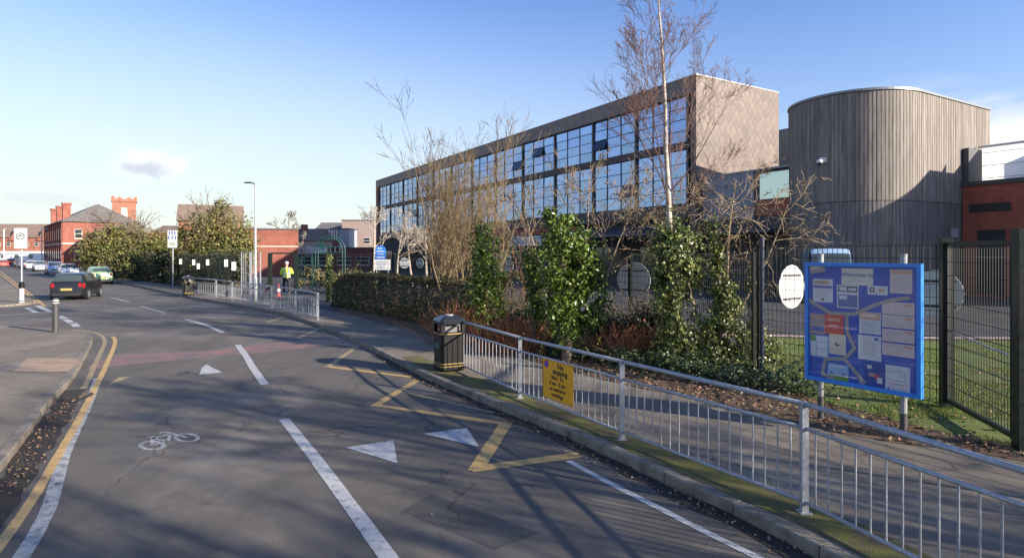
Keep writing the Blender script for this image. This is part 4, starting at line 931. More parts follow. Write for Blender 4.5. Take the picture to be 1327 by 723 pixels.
for px, py, Y, rx, ll in ((405, 362, 37, 20, 'low sunlit bushes inside the gate'), (452, 360, 36, 30, 'low sunlit bushes left of the blue sign')):
    b = at(px, 400, Y); t = thing('shrub', ll, 'shrub', (b.x, Y, PZ), 0, 'low bushes in the school yard')
    mb = MB(); blob_leaves(mb, [lob(px-rx*.5, 362, Y, rx*.5, 8), lob(px+rx*.3, 360, Y, rx*.6, 10), lob(px+rx*.8, 363, Y, rx*.4, 8)], 2200, .13, out=.4); mb.build('leaves', mat('low_bush_leaves', (.16, .17, .05), island=.5, c2=(.26, .19, .08), scale=2, backlit=.2), t, world=True)
    mb = MB()
    for i in range(14): mb.tube([(b.x+random.gauss(0, .5), Y, PZ), (b.x+random.gauss(0, .7), Y, .9)], .015, 4, cap=False)
    mb.build('stem', BARK, t, world=True)

# bare trees outside the frame on the right: their shadows streak the road
random.seed(3)
sp_ = dict(kids=[5, 5, 5, 0], segs=5, wig=.14, up=.07, ang=42, lr=(.48, .75), n0=20, l0=.42, ang0=48, tstart=.22, twig=.04, taper=.35)
for i, (x, y, hh) in enumerate(((11.5, 0.5, 7.5), (15.5, -4.5, 9.0), (19, -9, 10), (18.5, -2.6, 8.5), (25, -6, 10.5), (12.5, -5.5, 8), (9.5, -3.2, 7), (15, -8.5, 9))):
    tree('bare_tree', 'bare street tree out of frame on the right casting long shadows', 'tree', (x, y, PZ), hh, .14, sp_, 4, BARK, group='shadow casting trees beyond the right edge', minr=.012)
random.seed(77)
# ================================================================== the school buildings
D1 = math.atan2(.857, -.515)
CLAD = diamond('diamond_cladding', (0.145, 0.107, 0.085), (0.2, 0.18, 0.17)); CLADD = mat('weathered_dark_cladding', (0.15, 0.115, 0.10), c2=(0.26, 0.20, 0.17), scale=1.2, rough=.6, detail=8)
FRAMEM = plain('dark_aluminium_frame', .022, .026, .032, rough=.4); BRKR = brick('red_brick_school', (.30, .075, .045), (.37, .10, .06), (.22, .10, .075), sx=.45, sz=.15)
def glass_mat(name, tint, rough=.05, metal=.82, island=.16):
    if name in MATS: return MATS[name]
    m = mat(name, tint, rough=rough, metal=metal, island=island); t = m.node_tree; b = t.nodes['Principled BSDF']
    n = t.nodes.new('ShaderNodeTexNoise'); n.inputs['Scale'].default_value = .5; tcx = t.nodes.new('ShaderNodeTexCoord'); bp = t.nodes.new('ShaderNodeBump'); bp.inputs['Strength'].default_value = .09; bp.inputs['Distance'].default_value = .2
    t.links.new(tcx.outputs['Object'], n.inputs['Vector']); t.links.new(n.outputs[0], bp.inputs['Height']); t.links.new(bp.outputs[0], b.inputs['Normal']); return m
GL = glass_mat('blue_curtain_glass', (0.24, 0.35, 0.56), island=.2)
mbd = thing('glass_fronted_building', 'long three storey school block with blue glass facade and diamond clad end wall', 'building', (13.0, 42.0, PZ), D1)
Lm, Wm, H0 = 71.0, 9.34, -PZ
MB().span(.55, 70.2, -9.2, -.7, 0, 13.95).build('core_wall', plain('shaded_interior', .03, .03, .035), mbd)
MB().span(-.012, .5, -Wm-.01, -.012, 0, 15.215+H0).build('end_wall', CLAD, mbd)
MB().span(.502, Lm, -Wm, .0, 14.03+H0, 15.22+H0).build('roof_fascia', CLADD, mbd)
MB().span(-.04, Lm+.03, -Wm-.03, .04, 15.22+H0, 15.28+H0).build('roof_edge', mat('roof_edge_metal', (.30, .28, .27), rough=.4, metal=.5), mbd)
MB().span(70.2, Lm, -Wm, -.002, 0, 14.02+H0).build('far_end_wall', mat('rusty_cladding', (.30, .14, .09), var=.25, scale=2), mbd)
MB().span(.502, 70.19, -.65, -.10, 10.13+H0, 10.69+H0).build('floor_band', mat('brown_floor_band', (.085, .06, .055), var=.25, scale=3), mbd)
MB().span(.502, 70.19, -.66, -.05, 5.2+H0, 6.2+H0).build('soffit_band', mat('dark_grey_band', (.065, .055, .055), var=.2, scale=3), mbd)
edges = [.95]+[.95+3.62*1, ]  # near bays
edges = [.95, 6.35, 11.78]+[11.78+5.84*i for i in range(1, 11)]
random.seed(4)
opened = {(1, 1): [(2, 1)], (4, 1): [(0, 1)], (3, 1): [(1, 2)], (1, 0): [(0, 1)], (6, 0): [(2, 1)], (8, 1): [(1, 1)], (9, 0): [(0, 2)]}
for s_, (z0, z1) in enumerate(((6.22, 10.12), (10.70, 14.02))):
    z0 += H0; z1 += H0
    for i, (a, b) in enumerate(zip(edges[:-1], edges[1:])):
        a += .11; b = min(b-.11, 70.05); mb = MB(); cw = (b-a)/3; ch = (z1-z0)/4; op = opened.get((i, s_), [])
        extra = []
        for u in range(3):
            for v in range(4):
                x0, x1 = a+cw*u, a+cw*(u+1); y = -.30; t1, t2 = random.gauss(0, .006), random.gauss(0, .006)
                q = [(x0+.02, y-t1, z0+ch*v+.02), (x1-.02, y+t1, z0+ch*v+.02), (x1-.02, y+t1+t2, z0+ch*(v+1)-.02), (x0+.02, y-t1+t2, z0+ch*(v+1)-.02)]
                if (u, v) in op: q[0] = (q[0][0], -.02, q[0][2]); q[1] = (q[1][0], -.02, q[1][2]); extra.append(q); continue
                mb.add(q, [(1, 0, 3, 2)])
        wo = mb.build('window', GL, mbd)
        if extra:
            e = MB()
            for q in extra: e.add(q, [(1, 0, 3, 2)]); e.add([(p[0], p[1]-.03, p[2]) for p in q], [(0, 1, 2, 3)])
            e.build('opened_pane', plain('dark_open_pane', .012, .02, .03, rough=.1), wo)
        fb = MB()
        for u in range(4): x = a+cw*u; fb.span(x-.018 if u else x, x+.018 if u < 3 else x, -.36, -.24, z0, z1)
        for v in range(5):
            z = z0+ch*v; zz0 = max(z0, z-.02); zz1 = min(z1, z+.02)
            for u in range(3): fb.span(a+cw*u+.026, a+cw*(u+1)-.026, -.35, -.25, zz0, zz1)
        fb.build('frame', FRAMEM, wo)
        MB().span(a-.22, a-.002, -.42, -.16, z0, z1).build('pier', FRAMEM, mbd)
# ground floor, canopy and name board
GRB = brick('purple_brown_brick', (.16, .085, .07), (.21, .11, .09), (.12, .08, .07))
MB().span(.55, 70.1, -1.1, -.72, 0, 5.18+H0).build('ground_floor_wall', GRB, mbd)
for i in range(12):
    x = 3.0+i*5.6; f_ = MB().span(x, x+3.4, -.72, -.66, .5, 3.0).build('window', GLASSD, mbd)
    fr_ = MB()
    for xx in (0, 1.13, 2.26, 3.4): fr_.span(x+xx-.03, x+xx+.03, -.66, -.60, .5, 3.0)
    fr_.span(x, x+3.4, -.655, -.605, .44, .5); fr_.build('frame', WHITE if i in (4, 7) else FRAMEM, f_)
cn_ = MB()
for x0, x1 in ((.6, 13.5),):
    cn_.add([(x0, .0, 4.62), (x1, .0, 4.62), (x1, 3.4, 3.9), (x0, 3.4, 3.9), (x0, 0, 4.5), (x1, 0, 4.5), (x1, 3.4, 3.75), (x0, 3.4, 3.75)], [(3, 2, 1, 0), (4, 5, 6, 7), (0, 1, 5, 4), (2, 3, 7, 6), (0, 4, 7, 3), (1, 2, 6, 5)])
cno = cn_.build('canopy', mat('dark_metal_sheet', (.05, .055, .07), rough=.35, metal=.4), mbd)
rb = MB()
for i in range(22): x = .7+i*.6; rb.bar((x, 0.02, 4.66), (x, 3.38, 3.94), .05)
rb.build('seams', plain('seam_metal', .16, .17, .2, rough=.35, metal=.5), cno)
for x in (1.2, 5.2, 9.2, 13.2): MB().tube([(x, 3.2, 0), (x, 3.2, 3.75)], .06, 8).build('canopy_post', FRAMEM, mbd)
MB().span(19.5, 25.5, -.02, .08, 3.3, 4.3).build('name_board', mat('pale_sign_board', (.5, .5, .5), var=.1), mbd)
MB().span(14, 60, .0, .10, 4.4, 5.0).build('red_fascia', plain('dull_red_fascia', .28, .07, .05), mbd)

# link block between glass building and tower
lk = thing('link_building', 'low grey panelled link block with pale window beside the timber tower', 'building', (13.55, 42.45, PZ), math.atan2(-.857, .515))
MB().span(0, 7.0, .05, 10, 0, 7.75).build('wall', plain('dark_render', .05, .05, .055), lk)
pn = MB()
for i in range(4): pn.span(.05+i*1.08, 1.1+i*1.08, -.03, .049, 4.75, 7.80)
pn.build('grey_panel', mat('blue_grey_panel', (.24, .25, .28), var=.1, scale=2), lk)
wf = MB().span(4.75, 6.9, -.01, .045, 5.95, 7.62).build('window', glass_mat('pale_green_glass', (.50, .60, .58), island=.02), lk)
MB().span(4.48, 4.74, -.05, .04, 5.9, 7.9).build('frame', FRAMEM, wf)
MB().span(4.5, 7.0, -.02, .045, 4.9, 5.9).build('brick_band', BRKR, lk)
MB().span(-.05, 7.0, -.08, 10, 7.81, 7.93).build('roof_edge', plain('roof_edging', .28, .28, .28), lk)
MB().span(-.05, 7.0, -2.2, .0, 3.75, 3.95).build('canopy', MATS['dark_metal_sheet'], lk)
tb_ = thing('tan_block', 'narrow strip of tan clad wall between the diamond clad end wall and the timber tower', 'building', (25.0, 56.0, PZ), D1)
MB().span(-4, 4, -6, 0, 0, 13.9).build('wall', mat('tan_panel', (.33, .27, .2), var=.15, scale=1.5), tb_); MB().span(-4.05, 4.05, -6.05, .05, 13.9, 14.1).build('roof_edge', MATS['roof_edging'], tb_)

# timber tower (stadium plan)
TW = thing('timber_tower', 'round-ended drum clad in upright silver grey boards', 'building', (20.47, 35.5, PZ))
RT = 3.56; wd = Vector((.863, .505, 0)); wn_ = Vector((.505, -.863, 0)); LT = 8.33; C0 = Vector((20.47, 35.5, 0))
path = []; nb_ = 34; L1 = LT
AM = R(152); PB = C0+(wn_*math.cos(AM)-wd*math.sin(AM))*RT; PE = C0-wn_*RT*.1+wd*LT  # hidden rear drawn in, shaped to lower its shadow on the end wall
def tpath(s):
    """outline from the right end of the front wall, round the nose, back along the rear"""
    if s < L1: return C0+wn_*RT+wd*(L1-s), wn_
    s -= L1
    if s < AM*RT:
        a = s/RT; n = wn_*math.cos(a)-wd*math.sin(a); return C0+n*RT, n
    s -= AM*RT; d_ = (PE-PB); l = d_.length; d_ = d_/l; return PB+d_*min(s, l), Vector((d_.y, -d_.x, 0))*-1
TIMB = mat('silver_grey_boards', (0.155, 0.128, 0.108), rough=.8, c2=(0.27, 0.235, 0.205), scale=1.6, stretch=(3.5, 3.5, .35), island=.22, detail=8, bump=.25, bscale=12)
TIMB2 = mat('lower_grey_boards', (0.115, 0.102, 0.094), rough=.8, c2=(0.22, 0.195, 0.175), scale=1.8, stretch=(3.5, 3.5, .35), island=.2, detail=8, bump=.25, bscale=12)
tot = L1+AM*RT+(PE-PB).length; bw = .10; HT = 11.35
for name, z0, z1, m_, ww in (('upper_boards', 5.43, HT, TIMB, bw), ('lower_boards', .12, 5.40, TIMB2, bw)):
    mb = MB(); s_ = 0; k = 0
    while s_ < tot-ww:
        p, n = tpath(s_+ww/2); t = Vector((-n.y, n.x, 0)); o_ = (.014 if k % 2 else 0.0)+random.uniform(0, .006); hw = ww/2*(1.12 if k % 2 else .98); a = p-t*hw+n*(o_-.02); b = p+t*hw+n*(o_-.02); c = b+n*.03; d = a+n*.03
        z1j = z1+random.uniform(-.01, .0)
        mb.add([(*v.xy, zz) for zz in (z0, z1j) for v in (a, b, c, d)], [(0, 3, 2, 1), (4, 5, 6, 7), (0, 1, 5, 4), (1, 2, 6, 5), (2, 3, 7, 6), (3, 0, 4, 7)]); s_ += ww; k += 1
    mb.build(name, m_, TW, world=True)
def outline(off, step=.3):
    out = []; s_ = 0
    while s_ <= tot: p, n = tpath(s_); out.append(p+n*off); s_ += step
    p, n = tpath(tot-1e-4); out.append(p+n*off); return out
def orient(poly): 
    A = sum(a.x*b.y-b.x*a.y for a, b in zip(poly, poly[1:]+poly[:1])); return poly if A > 0 else list(reversed(poly))
MB().prism([tuple(p) for p in orient(outline(-.03))], 0.0, HT-.02).build('core_wall', plain('dark_batten', .03, .027, .025), TW, world=True)
MB().prism([tuple(p) for p in orient(outline(.09))], HT+.02, HT+.15).build('roof_edge', mat('pale_capping', (.20, .21, .215), rough=.4, metal=.3), TW, world=True)
MB().prism([tuple(p) for p in orient(outline(.03))], 5.395, 5.435).build('board_joint', plain('dark_joint_batten', .02, .02, .02), TW, world=True)  # dark strip covering the seam between upper and lower boards
q = C0+wn_*(RT+.03)+wd*3.8; mb = MB(); mb.bar((q.x-.4*wd.x, q.y-.4*wd.y, 3.75), (q.x+.4*wd.x, q.y+.4*wd.y, 3.75), .05, .5); mb.build('window', plain('small_pale_window', .35, .37, .4, rough=.2), TW, world=True)
# dome camera on the tower
dv = Vector(((1067-CX)/F, 1, 0)); A_ = dv.dot(dv); B_ = -2*dv.dot(C0); C_ = C0.dot(C0)-(RT+.03)**2; tt = (-B_-math.sqrt(B_*B_-4*A_*C_))/(2*A_); cp = dv*tt; n = (cp-C0).normalized(); cz = CH+(330-210)/F*cp.y
sc_ = thing('security_camera', 'white dome security camera fixed high on the timber tower', 'camera', (cp.x, cp.y, cz))
mb = MB(); mb.bar(cp+Vector((0, 0, cz+.05)), cp+n*.35+Vector((0, 0, cz+.05)), .10); mb.box((*(cp+n*.06).xy, cz+.1), (.34, .18, .26)); mb.build('bracket', WHITE, sc_, world=True)
mb = MB(); e = cp+n*.42; mb.lathe([(.10, .10), (.16, .08), (.17, -.05), (.14, -.08)], 14, (e.x, e.y, cz-.02)); mb.build('housing', WHITE, sc_, world=True, smooth=True)
mb = MB(); mb.lathe([(.13, -.08), (.12, -.15), (.08, -.20), (.03, -.22)], 14, (e.x, e.y, cz-.02)); mb.build('dome', plain('smoked_dome', .02, .02, .025, rough=.1), sc_, world=True, smooth=True)

# brick wing on the right with white clerestory
BS = Vector((26.3, 34.7, 0)); bw_ = thing('brick_wing', 'low red brick wing with white glazed upper storey at the right edge', 'building', (BS.x, BS.y, PZ), math.atan2(-.857, .515))
# local x towards the camera-right, local y = away to the right
def hx(px):  # distance along the wing's face for a pixel column
    r = (px-CX)/F; return (BS.x-r*BS.y)/(-.515-r*.857)
MB().span(0, 16, .0, 14, 0, 6.35).build('wall', BRKR, bw_); MB().span(-.05, 16, -.12, 14, 6.352, 6.6).build('roof_edge', plain('dark_roof_edge', .06, .065, .06), bw_)
for a_, b2, za, zb_, nm in ((1256, 1310, 5.3, 4.83, 'window'), (1267, 1303, 3.8, .15, 'door'), (1316, 1335, 3.8, .15, 'door')):
    x0, x1 = sorted((abs(hx(a_)), abs(hx(b2)))); MB().span(x0, x1, -.03, -.002, zb_, za).build(nm, plain('dark_louvre', .03, .025, .025), bw_)
MB().span(-.0, 16, -.04, -.004, 2.2, 2.3).build('white_band', plain('pale_string_course', .3, .2, .17), bw_)
SCR = mat('white_translucent_panel', (.88, .88, .88), rough=.35, backlit=.7)
mb = MB(); mb.add([(.3, 1.8, 6.62), (16, 1.8, 6.62), (16, 1.8, 8.75), (.3, 1.8, 8.75)], [(0, 1, 2, 3)]); uo = mb.build('upper_screen', SCR, bw_)
mb = MB()
for z in (6.9, 7.65, 8.4): mb.span(.31, 15.9, 1.74, 1.79, z, z+.03)
mb.build('glazing_bars', plain('glazing_bar', .35, .37, .38), uo); MB().span(0.0, .28, .1, 2.2, 6.62, 8.6).build('end_panel', plain('dark_end_panel', .07, .07, .075), bw_)
MB().span(6.8, 15.5, .4, 5, 6.61, 9.75).build('shadow_block', plain('grey_block_cladding', .2, .2, .2, var=.1), bw_)  # unseen rooftop block added to throw a level shadow across the tower
mb = MB(); mb.add([(3.1, .06, 6.62), (16, .06, 6.62), (16, .06, 9.0), (6.4, .06, 8.9), (6.38, .06, 8.2), (3.1, .06, 8.78)], [(0, 1, 2, 3, 4, 5)]); mb.build('front_shadow_screen', SCR, bw_)  # top edge stepped to shape the shadow on the tower; mostly out of view
MB().span(.1, 16, 1.76, 1.86, 8.752, 8.86).build('upper_roof_edge', plain('white_capping', .6, .6, .6), bw_)

# ------------------------------------------------------------------ houses and blocks in the distance
SLATE = mat('slate_roof', (.11, .10, .095), c2=(.17, .15, .135), scale=1.5, rough=.8); TILEB = mat('brown_tile_roof', (.17, .12, .09), c2=(.24, .17, .13), scale=1.2, rough=.85)
BRK = brick('orange_red_brick', (.28, .095, .06), (.36, .135, .085), (.30, .16, .11)); BRK2 = brick('deep_red_brick', (.24, .07, .05), (.30, .095, .065), (.2, .09, .06)); STONE = plain('pale_stone_trim', .55, .42, .34)
SASH = plain('window_frame_white', .55, .55, .52)
def gable_roof(mb, x0, x1, y0, y1, z0, z1, ov=.3, hip=0.0):
    ym = (y0+y1)/2; x0 -= ov; x1 += ov; y0 -= ov; y1 += ov; h = hip
    mb.add([(x0, y0, z0), (x1, y0, z0), (x1, y1, z0), (x0, y1, z0), (x0+h, ym, z1), (x1-h, ym, z1)], [(0, 1, 5, 4), (2, 3, 4, 5), (1, 2, 5), (3, 0, 4), (3, 2, 1, 0)])
def sash(t, x, z, w_, h_, y=0.0, axis='x', s=-1, fm=SASH, gm=GLASSD):
    """window set on a wall: axis x -> wall plane y=const facing s"""
    if axis == 'x':
        f_ = MB().span(x-w_/2, x+w_/2, y, y+s*.05, z-h_/2, z+h_/2).build('window', fm, t); g_ = MB()
        for i in (0, 1): g_.span(x-w_/2+.07, x+w_/2-.07, y+s*.052, y+s*.06, z-h_/2+.07+i*h_/2, z-.03+i*h_/2-(.04 if i else 0))
        g_.build('pane', gm, f_); MB().span(x-w_/2-.08, x+w_/2+.08, y+s*.01, y+s*.12, z-h_/2-.14, z-h_/2-.005).build('sill', STONE, f_)
    else:
        f_ = MB().span(y, y+s*.05, x-w_/2, x+w_/2, z-h_/2, z+h_/2).build('window', fm, t); g_ = MB()
        for i in (0, 1): g_.span(y+s*.052, y+s*.06, x-w_/2+.07, x+w_/2-.07, z-h_/2+.07+i*h_/2, z-.03+i*h_/2-(.04 if i else 0))
        g_.build('pane', gm, f_); MB().span(y+s*.01, y+s*.12, x-w_/2-.08, x+w_/2+.08, z-h_/2-.14, z-h_/2-.005).build('sill', STONE, f_)
# big red brick building: corner Q, local x = along the road away (shaded face, y<0 outward), second face at x=0
Q = Vector((-87, 115, 0)); ang = math.atan2(rd.y, rd.x)
pb = thing('victorian_building', 'big red brick building with three chimneys and slate hipped roof at the road bend', 'building', (Q.x, Q.y, 0), ang)
# local +y = left of travel = towards road; so the building body is y<0
MB().span(0, 34, -13, 0, 0, 8.9).build('wall', BRK2, pb)
r_ = MB(); gable_roof(r_, 0, 34, -13, 0, 8.92, 13.0, .4, 6.0); ro = r_.build('roof', SLATE, pb)
for x in (7, 17, 28): 
    c_ = MB(); c_.span(x-.65, x+.65, -2.0, -.7, 8.0, 12.6); c_.span(x-.8, x+.8, -2.15, -.55, 12.6, 13.0); c_.build('chimney', BRK2, pb)
for i in range(9):
    for z, h_ in ((6.6, 2.0), (2.4, 2.6)): sash(pb, 2.2+i*3.6, z, 1.3, h_, 0.0, 'x', 1)
for i in range(10): MB().span(.15+i*3.6, .45+i*3.6, .002, .16, .2, 8.8).build('pilaster', BRK2, pb)
MB().span(0, 34, .004, .1, 4.5, 4.8).build('string_course', STONE, pb)
for y in (-2.5, -6.5, -10.5):
    for z, h_ in ((6.6, 1.8), (2.4, 2.2)): sash(pb, y, z, 1.2, h_, 0.0, 'y', -1)
MB().span(-.1, -.004, -13, 0, 4.5, 4.8).build('string_course', STONE, pb)
# lower wing with pale pilaster
lw = thing('brick_annexe', 'lower brick annexe with pale corner strip behind the olive trees', 'building', (-86.2, 112.6, 0), ang)
MB().span(-9, -2.4, -16, -5, 0, 6.6).build('wall', BRK2, lw); r_ = MB(); gable_roof(r_, -9, -2.4, -16, -5, 6.62, 8.8, .3, 2); r_.build('roof', SLATE, lw)
MB().span(-9.08, -9.004, -5.6, -5.0, 0, 6.5).build('corner_strip', STONE, lw)
for y in (-8, -11.5): sash(lw, y, 3.6, 1.2, 1.9, -9.0, 'y', -1)
# crenellated tower
ct = thing('brick_tower', 'square crenellated red brick tower rising over the olive trees', 'tower', (at(161, 300, 130).x, 130, 0), R(33))
MB().span(-2.15, 2.15, -2.15, 2.15, 0, 13.9).build('shaft', BRK, ct)
cr_ = MB(); cr_.span(-2.35, 2.35, -2.35, 2.35, 13.9, 14.5)
for x in (-2.05, 2.05):
    for y in (-2.05, 2.05): cr_.span(x-.3, x+.3, y-.3, y+.3, 14.5, 15.0)
for x in (-.9, .9):
    for y in (-2.2, 2.2): cr_.span(x-.4, x+.4, y-.15, y+.15, 14.5, 14.85); cr_.span(y-.15, y+.15, x-.4, x+.4, 14.5, 14.85)
cr_.build('battlements', BRK, ct)
f_ = MB().span(-.6, .6, -2.23, -2.152, 9.7, 12.6).build('window', STONE, ct); MB().span(-.28, .28, -2.29, -2.232, 9.9, 12.3).build('pane', plain('pale_louvre', .5, .48, .44), f_)
# terrace across the far left
tr_ = thing('shopping_terrace', 'long orange brick terrace with gables and slate roof across the far left', 'building', (at(-30, 300, 190).x, 190, 0), R(4))
MB().span(-28, 25, 0, 10, 0, 8.0).build('wall', BRK, tr_); r_ = MB(); gable_roof(r_, -28, 25, 0, 10, 8.02, 12.6, .4); r_.build('roof', TILEB, tr_)
for i in range(6):
    x = -22+i*8.6; g_ = MB(); g_.add([(x-2.6, -.5, 7.0), (x+2.6, -.5, 7.0), (x, -.5, 11.2), (x-2.6, 5, 7.0), (x+2.6, 5, 7.0), (x, 5, 11.2)], [(0, 1, 2), (1, 4, 5, 2), (3, 0, 2, 5), (4, 3, 5), (0, 3, 4, 1)]); g_.build('gable', BRK, tr_)
    for dx in (-2.8, 0, 2.8): sash(tr_, x+dx, 5.9, 1.2, 1.3, 0, 'x', -1)
MB().span(-28, 25, -.6, -.002, 2.9, 3.6).build('shop_fascia', WHITE, tr_)
for i in range(8):
    MB().span(-27+i*6.5, -22+i*6.5, -.08, -.004, .3, 2.8).build('shop_window', GLASSD, tr_)
for px, ll in ((5, 'slim pale lamp post at the far left end of the road'), (54, 'slim pale lamp post by the big brick building')):
    b = at(px, 300, 125); t = thing('lamp_post', ll, 'lamp post', (b.x, 125, 0), 0, 'lamp posts'); MB().tube([(0, 0, 0), (0, 0, 7.8)], .11, 8).build('pole', plain('pale_grey_post', .55, .55, .55), t); MB().tube([(0, 0, 7.8), (.9, 0, 8.0)], .07, 6).build('arm', MATS['pale_grey_post'], t); MB().box((1.1, 0, 7.98), (.6, .25, .12)).build('lamp_head', GALV, t)
# other buildings
def block(name, label, px0, px1, ytop, Y, m, depth=9, cat='building', parts=None, rz=0, roof=None, rh=2.0, rm=None, win=()):
    a = at(px0, ytop, Y); b = at(px1, ytop, Y); W = (b.x-a.x)/math.cos(rz); t = thing(name, label, cat, (a.x, Y, PZ), rz); z = a.z-PZ
    MB().span(0, W, 0, depth, 0, z).build('wall', m, t)
    if roof: r_ = MB(); gable_roof(r_, 0, W, 0, depth, z+.01, z+rh, .25, roof if roof != 1 else 0); r_.build('roof', rm or SLATE, t)
    else: MB().span(-.1, W+.1, -.1, depth+.1, z, z+.18).build('roof_edge', plain('dark_coping', .09, .08, .08), t)
    for (u, zc, w_, h_) in win: sash(t, W*u, zc, w_, h_, 0, 'x', -1)
    return t, W, z
t, W, z = block('brick_house', 'tall brown roofed brick house behind the large russet tree', 231, 299, 286, 75, BRK, depth=8, rz=R(26), roof=1, rh=2.4, rm=TILEB, win=((.2, 4.6, 1, 1.2), (.7, 4.6, 1, 1.2)))
t, W, z = block('brick_block', 'flat roofed windowless red brick block right of the lamp post', 290, 375, 297, 68, BRK2, depth=12, rz=R(21)); MB().span(0, W, -.06, -.004, z*.62, z*.62+.14).build('pale_band', STONE, t); MB().span(W*.1, W*.1+.5, -.05, 3, z+.18, z+1.0).build('vent', plain('vent_cowl', .1, .08, .07), t)
t, W, z = block('beige_house', 'low beige rendered house with brown roof in the far centre', 374, 412, 312, 100, mat('beige_render', (.42, .33, .26), var=.15), depth=8, roof=1, rh=2.2, rm=TILEB, win=((.25, 2.2, 1, 1.1), (.7, 2.2, 1, 1.1)))
MB().span(1, 1.9, 3, 4, z+1.2, z+2.9).build('chimney', BRK2, t)
t, W, z = block('white_topped_block', 'distant dark roofed block with a white slatted upper band', 410, 444, 297, 125, plain('dull_maroon_wall', .2, .08, .06), depth=8, roof=1, rh=1.6)
for i in range(9): MB().span(W*(.06+.1*i), W*(.06+.1*i)+.33, -.12, -.004, z-2.2, z-.1).build('white_slat', WHITE, t)
t, W, z = block('grey_block', 'pale blue grey rendered block left of the glass building', 439, 452, 297, 112, plain('blue_grey_render', .30, .32, .36), depth=6, win=((.5, 4.0, .8, 1.0),))
t, W, z = block('brown_block', 'flat brown topped block with pale side beside the end of the glass building', 443, 486, 286, 120, mat('mauve_grey_render', (.33, .25, .22), var=.12), depth=10, win=((.3, 5.2, 1.4, 1.2), (.75, 5.2, 1.4, 1.2)))
MB().span(0, W, -.08, -.004, 2.2, 3.2).build('white_fascia', WHITE, t)
t, W, z = block('canteen_block', 'low maroon school outbuilding with white fascia behind the arch', 380, 482, 322, 88, plain('maroon_panel', .16, .05, .045), depth=6, win=((.15, 1.5, 2, 1.2), (.4, 1.5, 2, 1.2), (.65, 1.5, 2, 1.2), (.88, 1.5, 2, 1.2)))
MB().span(0, W*.45, -.9, -.1, z-.7, z+.25).build('white_canopy', WHITE, t)
# houses beyond, filling the skyline behind the trees
t, W, z = block('brick_house', 'distant brick house glimpsed between the two olive trees', 196, 232, 302, 105, BRK2, depth=8, roof=1, rh=1.5, rm=TILEB, win=((.3, 3.8, 1, 1.2), (.7, 3.8, 1, 1.2)))

# ------------------------------------------------------------------ far fence along the left part of the school
fp = [p for p in innR if 31 < p.y < 75]; off = offset_line(fp, .35)
mesh_fence('tall dark school fence along the pavement in front of the olive trees', [off[0], off[len(off)//2], off[-1]], h=2.4, sp=.16, w=.014, maxl=2.9)
for px, py, Y, s_, ll in ((234, 339, 41, 1, None), (251, 340, 38.5, 1, None), (257, 345, 37.6, 1, None), (269, 340, 36.3, 1, None), (293, 341, 34, 1.15, None), (303, 345, 33.2, 1.35, 'largest and lowest white plate on the far fence')):
    c = at(px, py, Y-.6); t = thing('fence_plate', ll or 'small white plate fixed to the dark fence left of the lamp post', 'plate', c, R(30), 'small white plates on the far fence')
    MB().box((0, 0, 0), (.16*s_, .012, .34*s_)).build('plate', WHITE, t); MB().box((0, -.008, .0), (.12*s_, .004, .03)).build('print', PM['t'], t); MB().box((0, .02, 0), (.10, .02, .04)).build('bracket', GALV, t)

# ------------------------------------------------------------------ school gate, frames, arch, signs
gx = lambda px, Y: (px-CX)/F*Y
sg = thing('school_gate', 'open school entrance gate with black posts behind the hi-vis figure', 'gate', (gx(350, 35), 35, PZ))
for px, Y in ((350, 35), (383.5, 35.2)): MB().box((gx(px, Y), Y, PZ+1.25), (.2, .2, 2.5)).build('gate_post', GREEN, sg, world=True)
mb = MB(); mb.bar((gx(350, 35)+.1, 35, PZ+2.48), (gx(383, 35)-.1, 35, PZ+2.48), .09); mb.build('crossbar', GREEN, sg, world=True)
TEAL = mat('teal_gate_paint', (.02, .095, .085), rough=.4)
tg = thing('mesh_gate', 'teal green mesh gate standing open right of the hi-vis figure', 'gate', (gx(384, 37), 37, PZ))
mb = MB(); a = Vector((gx(386, 37), 37, PZ)); b = Vector((gx(424, 36), 36, PZ))
for z in (.15, 1.7, 2.45): mb.bar(a+Vector((0, 0, z)), b+Vector((0, 0, z)), .06)
for t_ in (0, .5, 1): q = a.lerp(b, t_); mb.bar(q+Vector((0, 0, .12)), q+Vector((0, 0, 2.48)), .06)
mb.build('gate_frame', TEAL, tg, world=True); mb = MB(); mesh_panel(mb, a, b, 2.4, sp=.13, z0=.18, w=.008, spikes=False); mb.build('mesh_panel', mat('teal_wire', (.03, .14, .12)), tg, world=True)
ip = thing('gate_post', 'black post with yellow notice wrapped in ivy at the end of the hedge', 'post', (gx(425, 30.6), 30.6, PZ))
MB().box((0, 0, 1.27), (.16, .16, 2.54)).build('post', GREEN, ip); MB().box((.02, -.10, 1.7), (.17, .01, .24)).build('notice', plain('yellow_plate', .75, .62, .04), ip)
mb = MB(); blob_leaves(mb, [(Vector((gx(427, 30.6)+.05, 30.4, PZ+.25+.33*i)), .16+.06*(i % 2), .16, .26, 1) for i in range(7)], 1300, .09); mb.build('ivy_leaves', IVYY, ip, world=True)
# grey tubular frames
for k_, (px, Y) in enumerate(((313, 34.5), (326, 33.4))):
    t = thing('tubular_frame', ('left' if k_ == 0 else 'right')+' of the two tall grey tubular frames beside the lamp post', 'frame', (gx(px, Y), Y, PZ), R(-20), 'grey tubular frames'); mb = MB()
    for x in (0, .62): mb.tube([(x, 0, 0), (x, 0, 2.55)], .035, 6)
    for z in (.5, 1.3, 2.5): mb.tube([(0, 0, z), (.62, 0, z)], .025, 6)
    mb.build('frame', GALV, t); mb = MB()
    for x in (.16, .31, .46): mb.tube([(x, 0, .5), (x, 0, 2.5)], .012, 5)
    mb.build('bars', GALV, t)
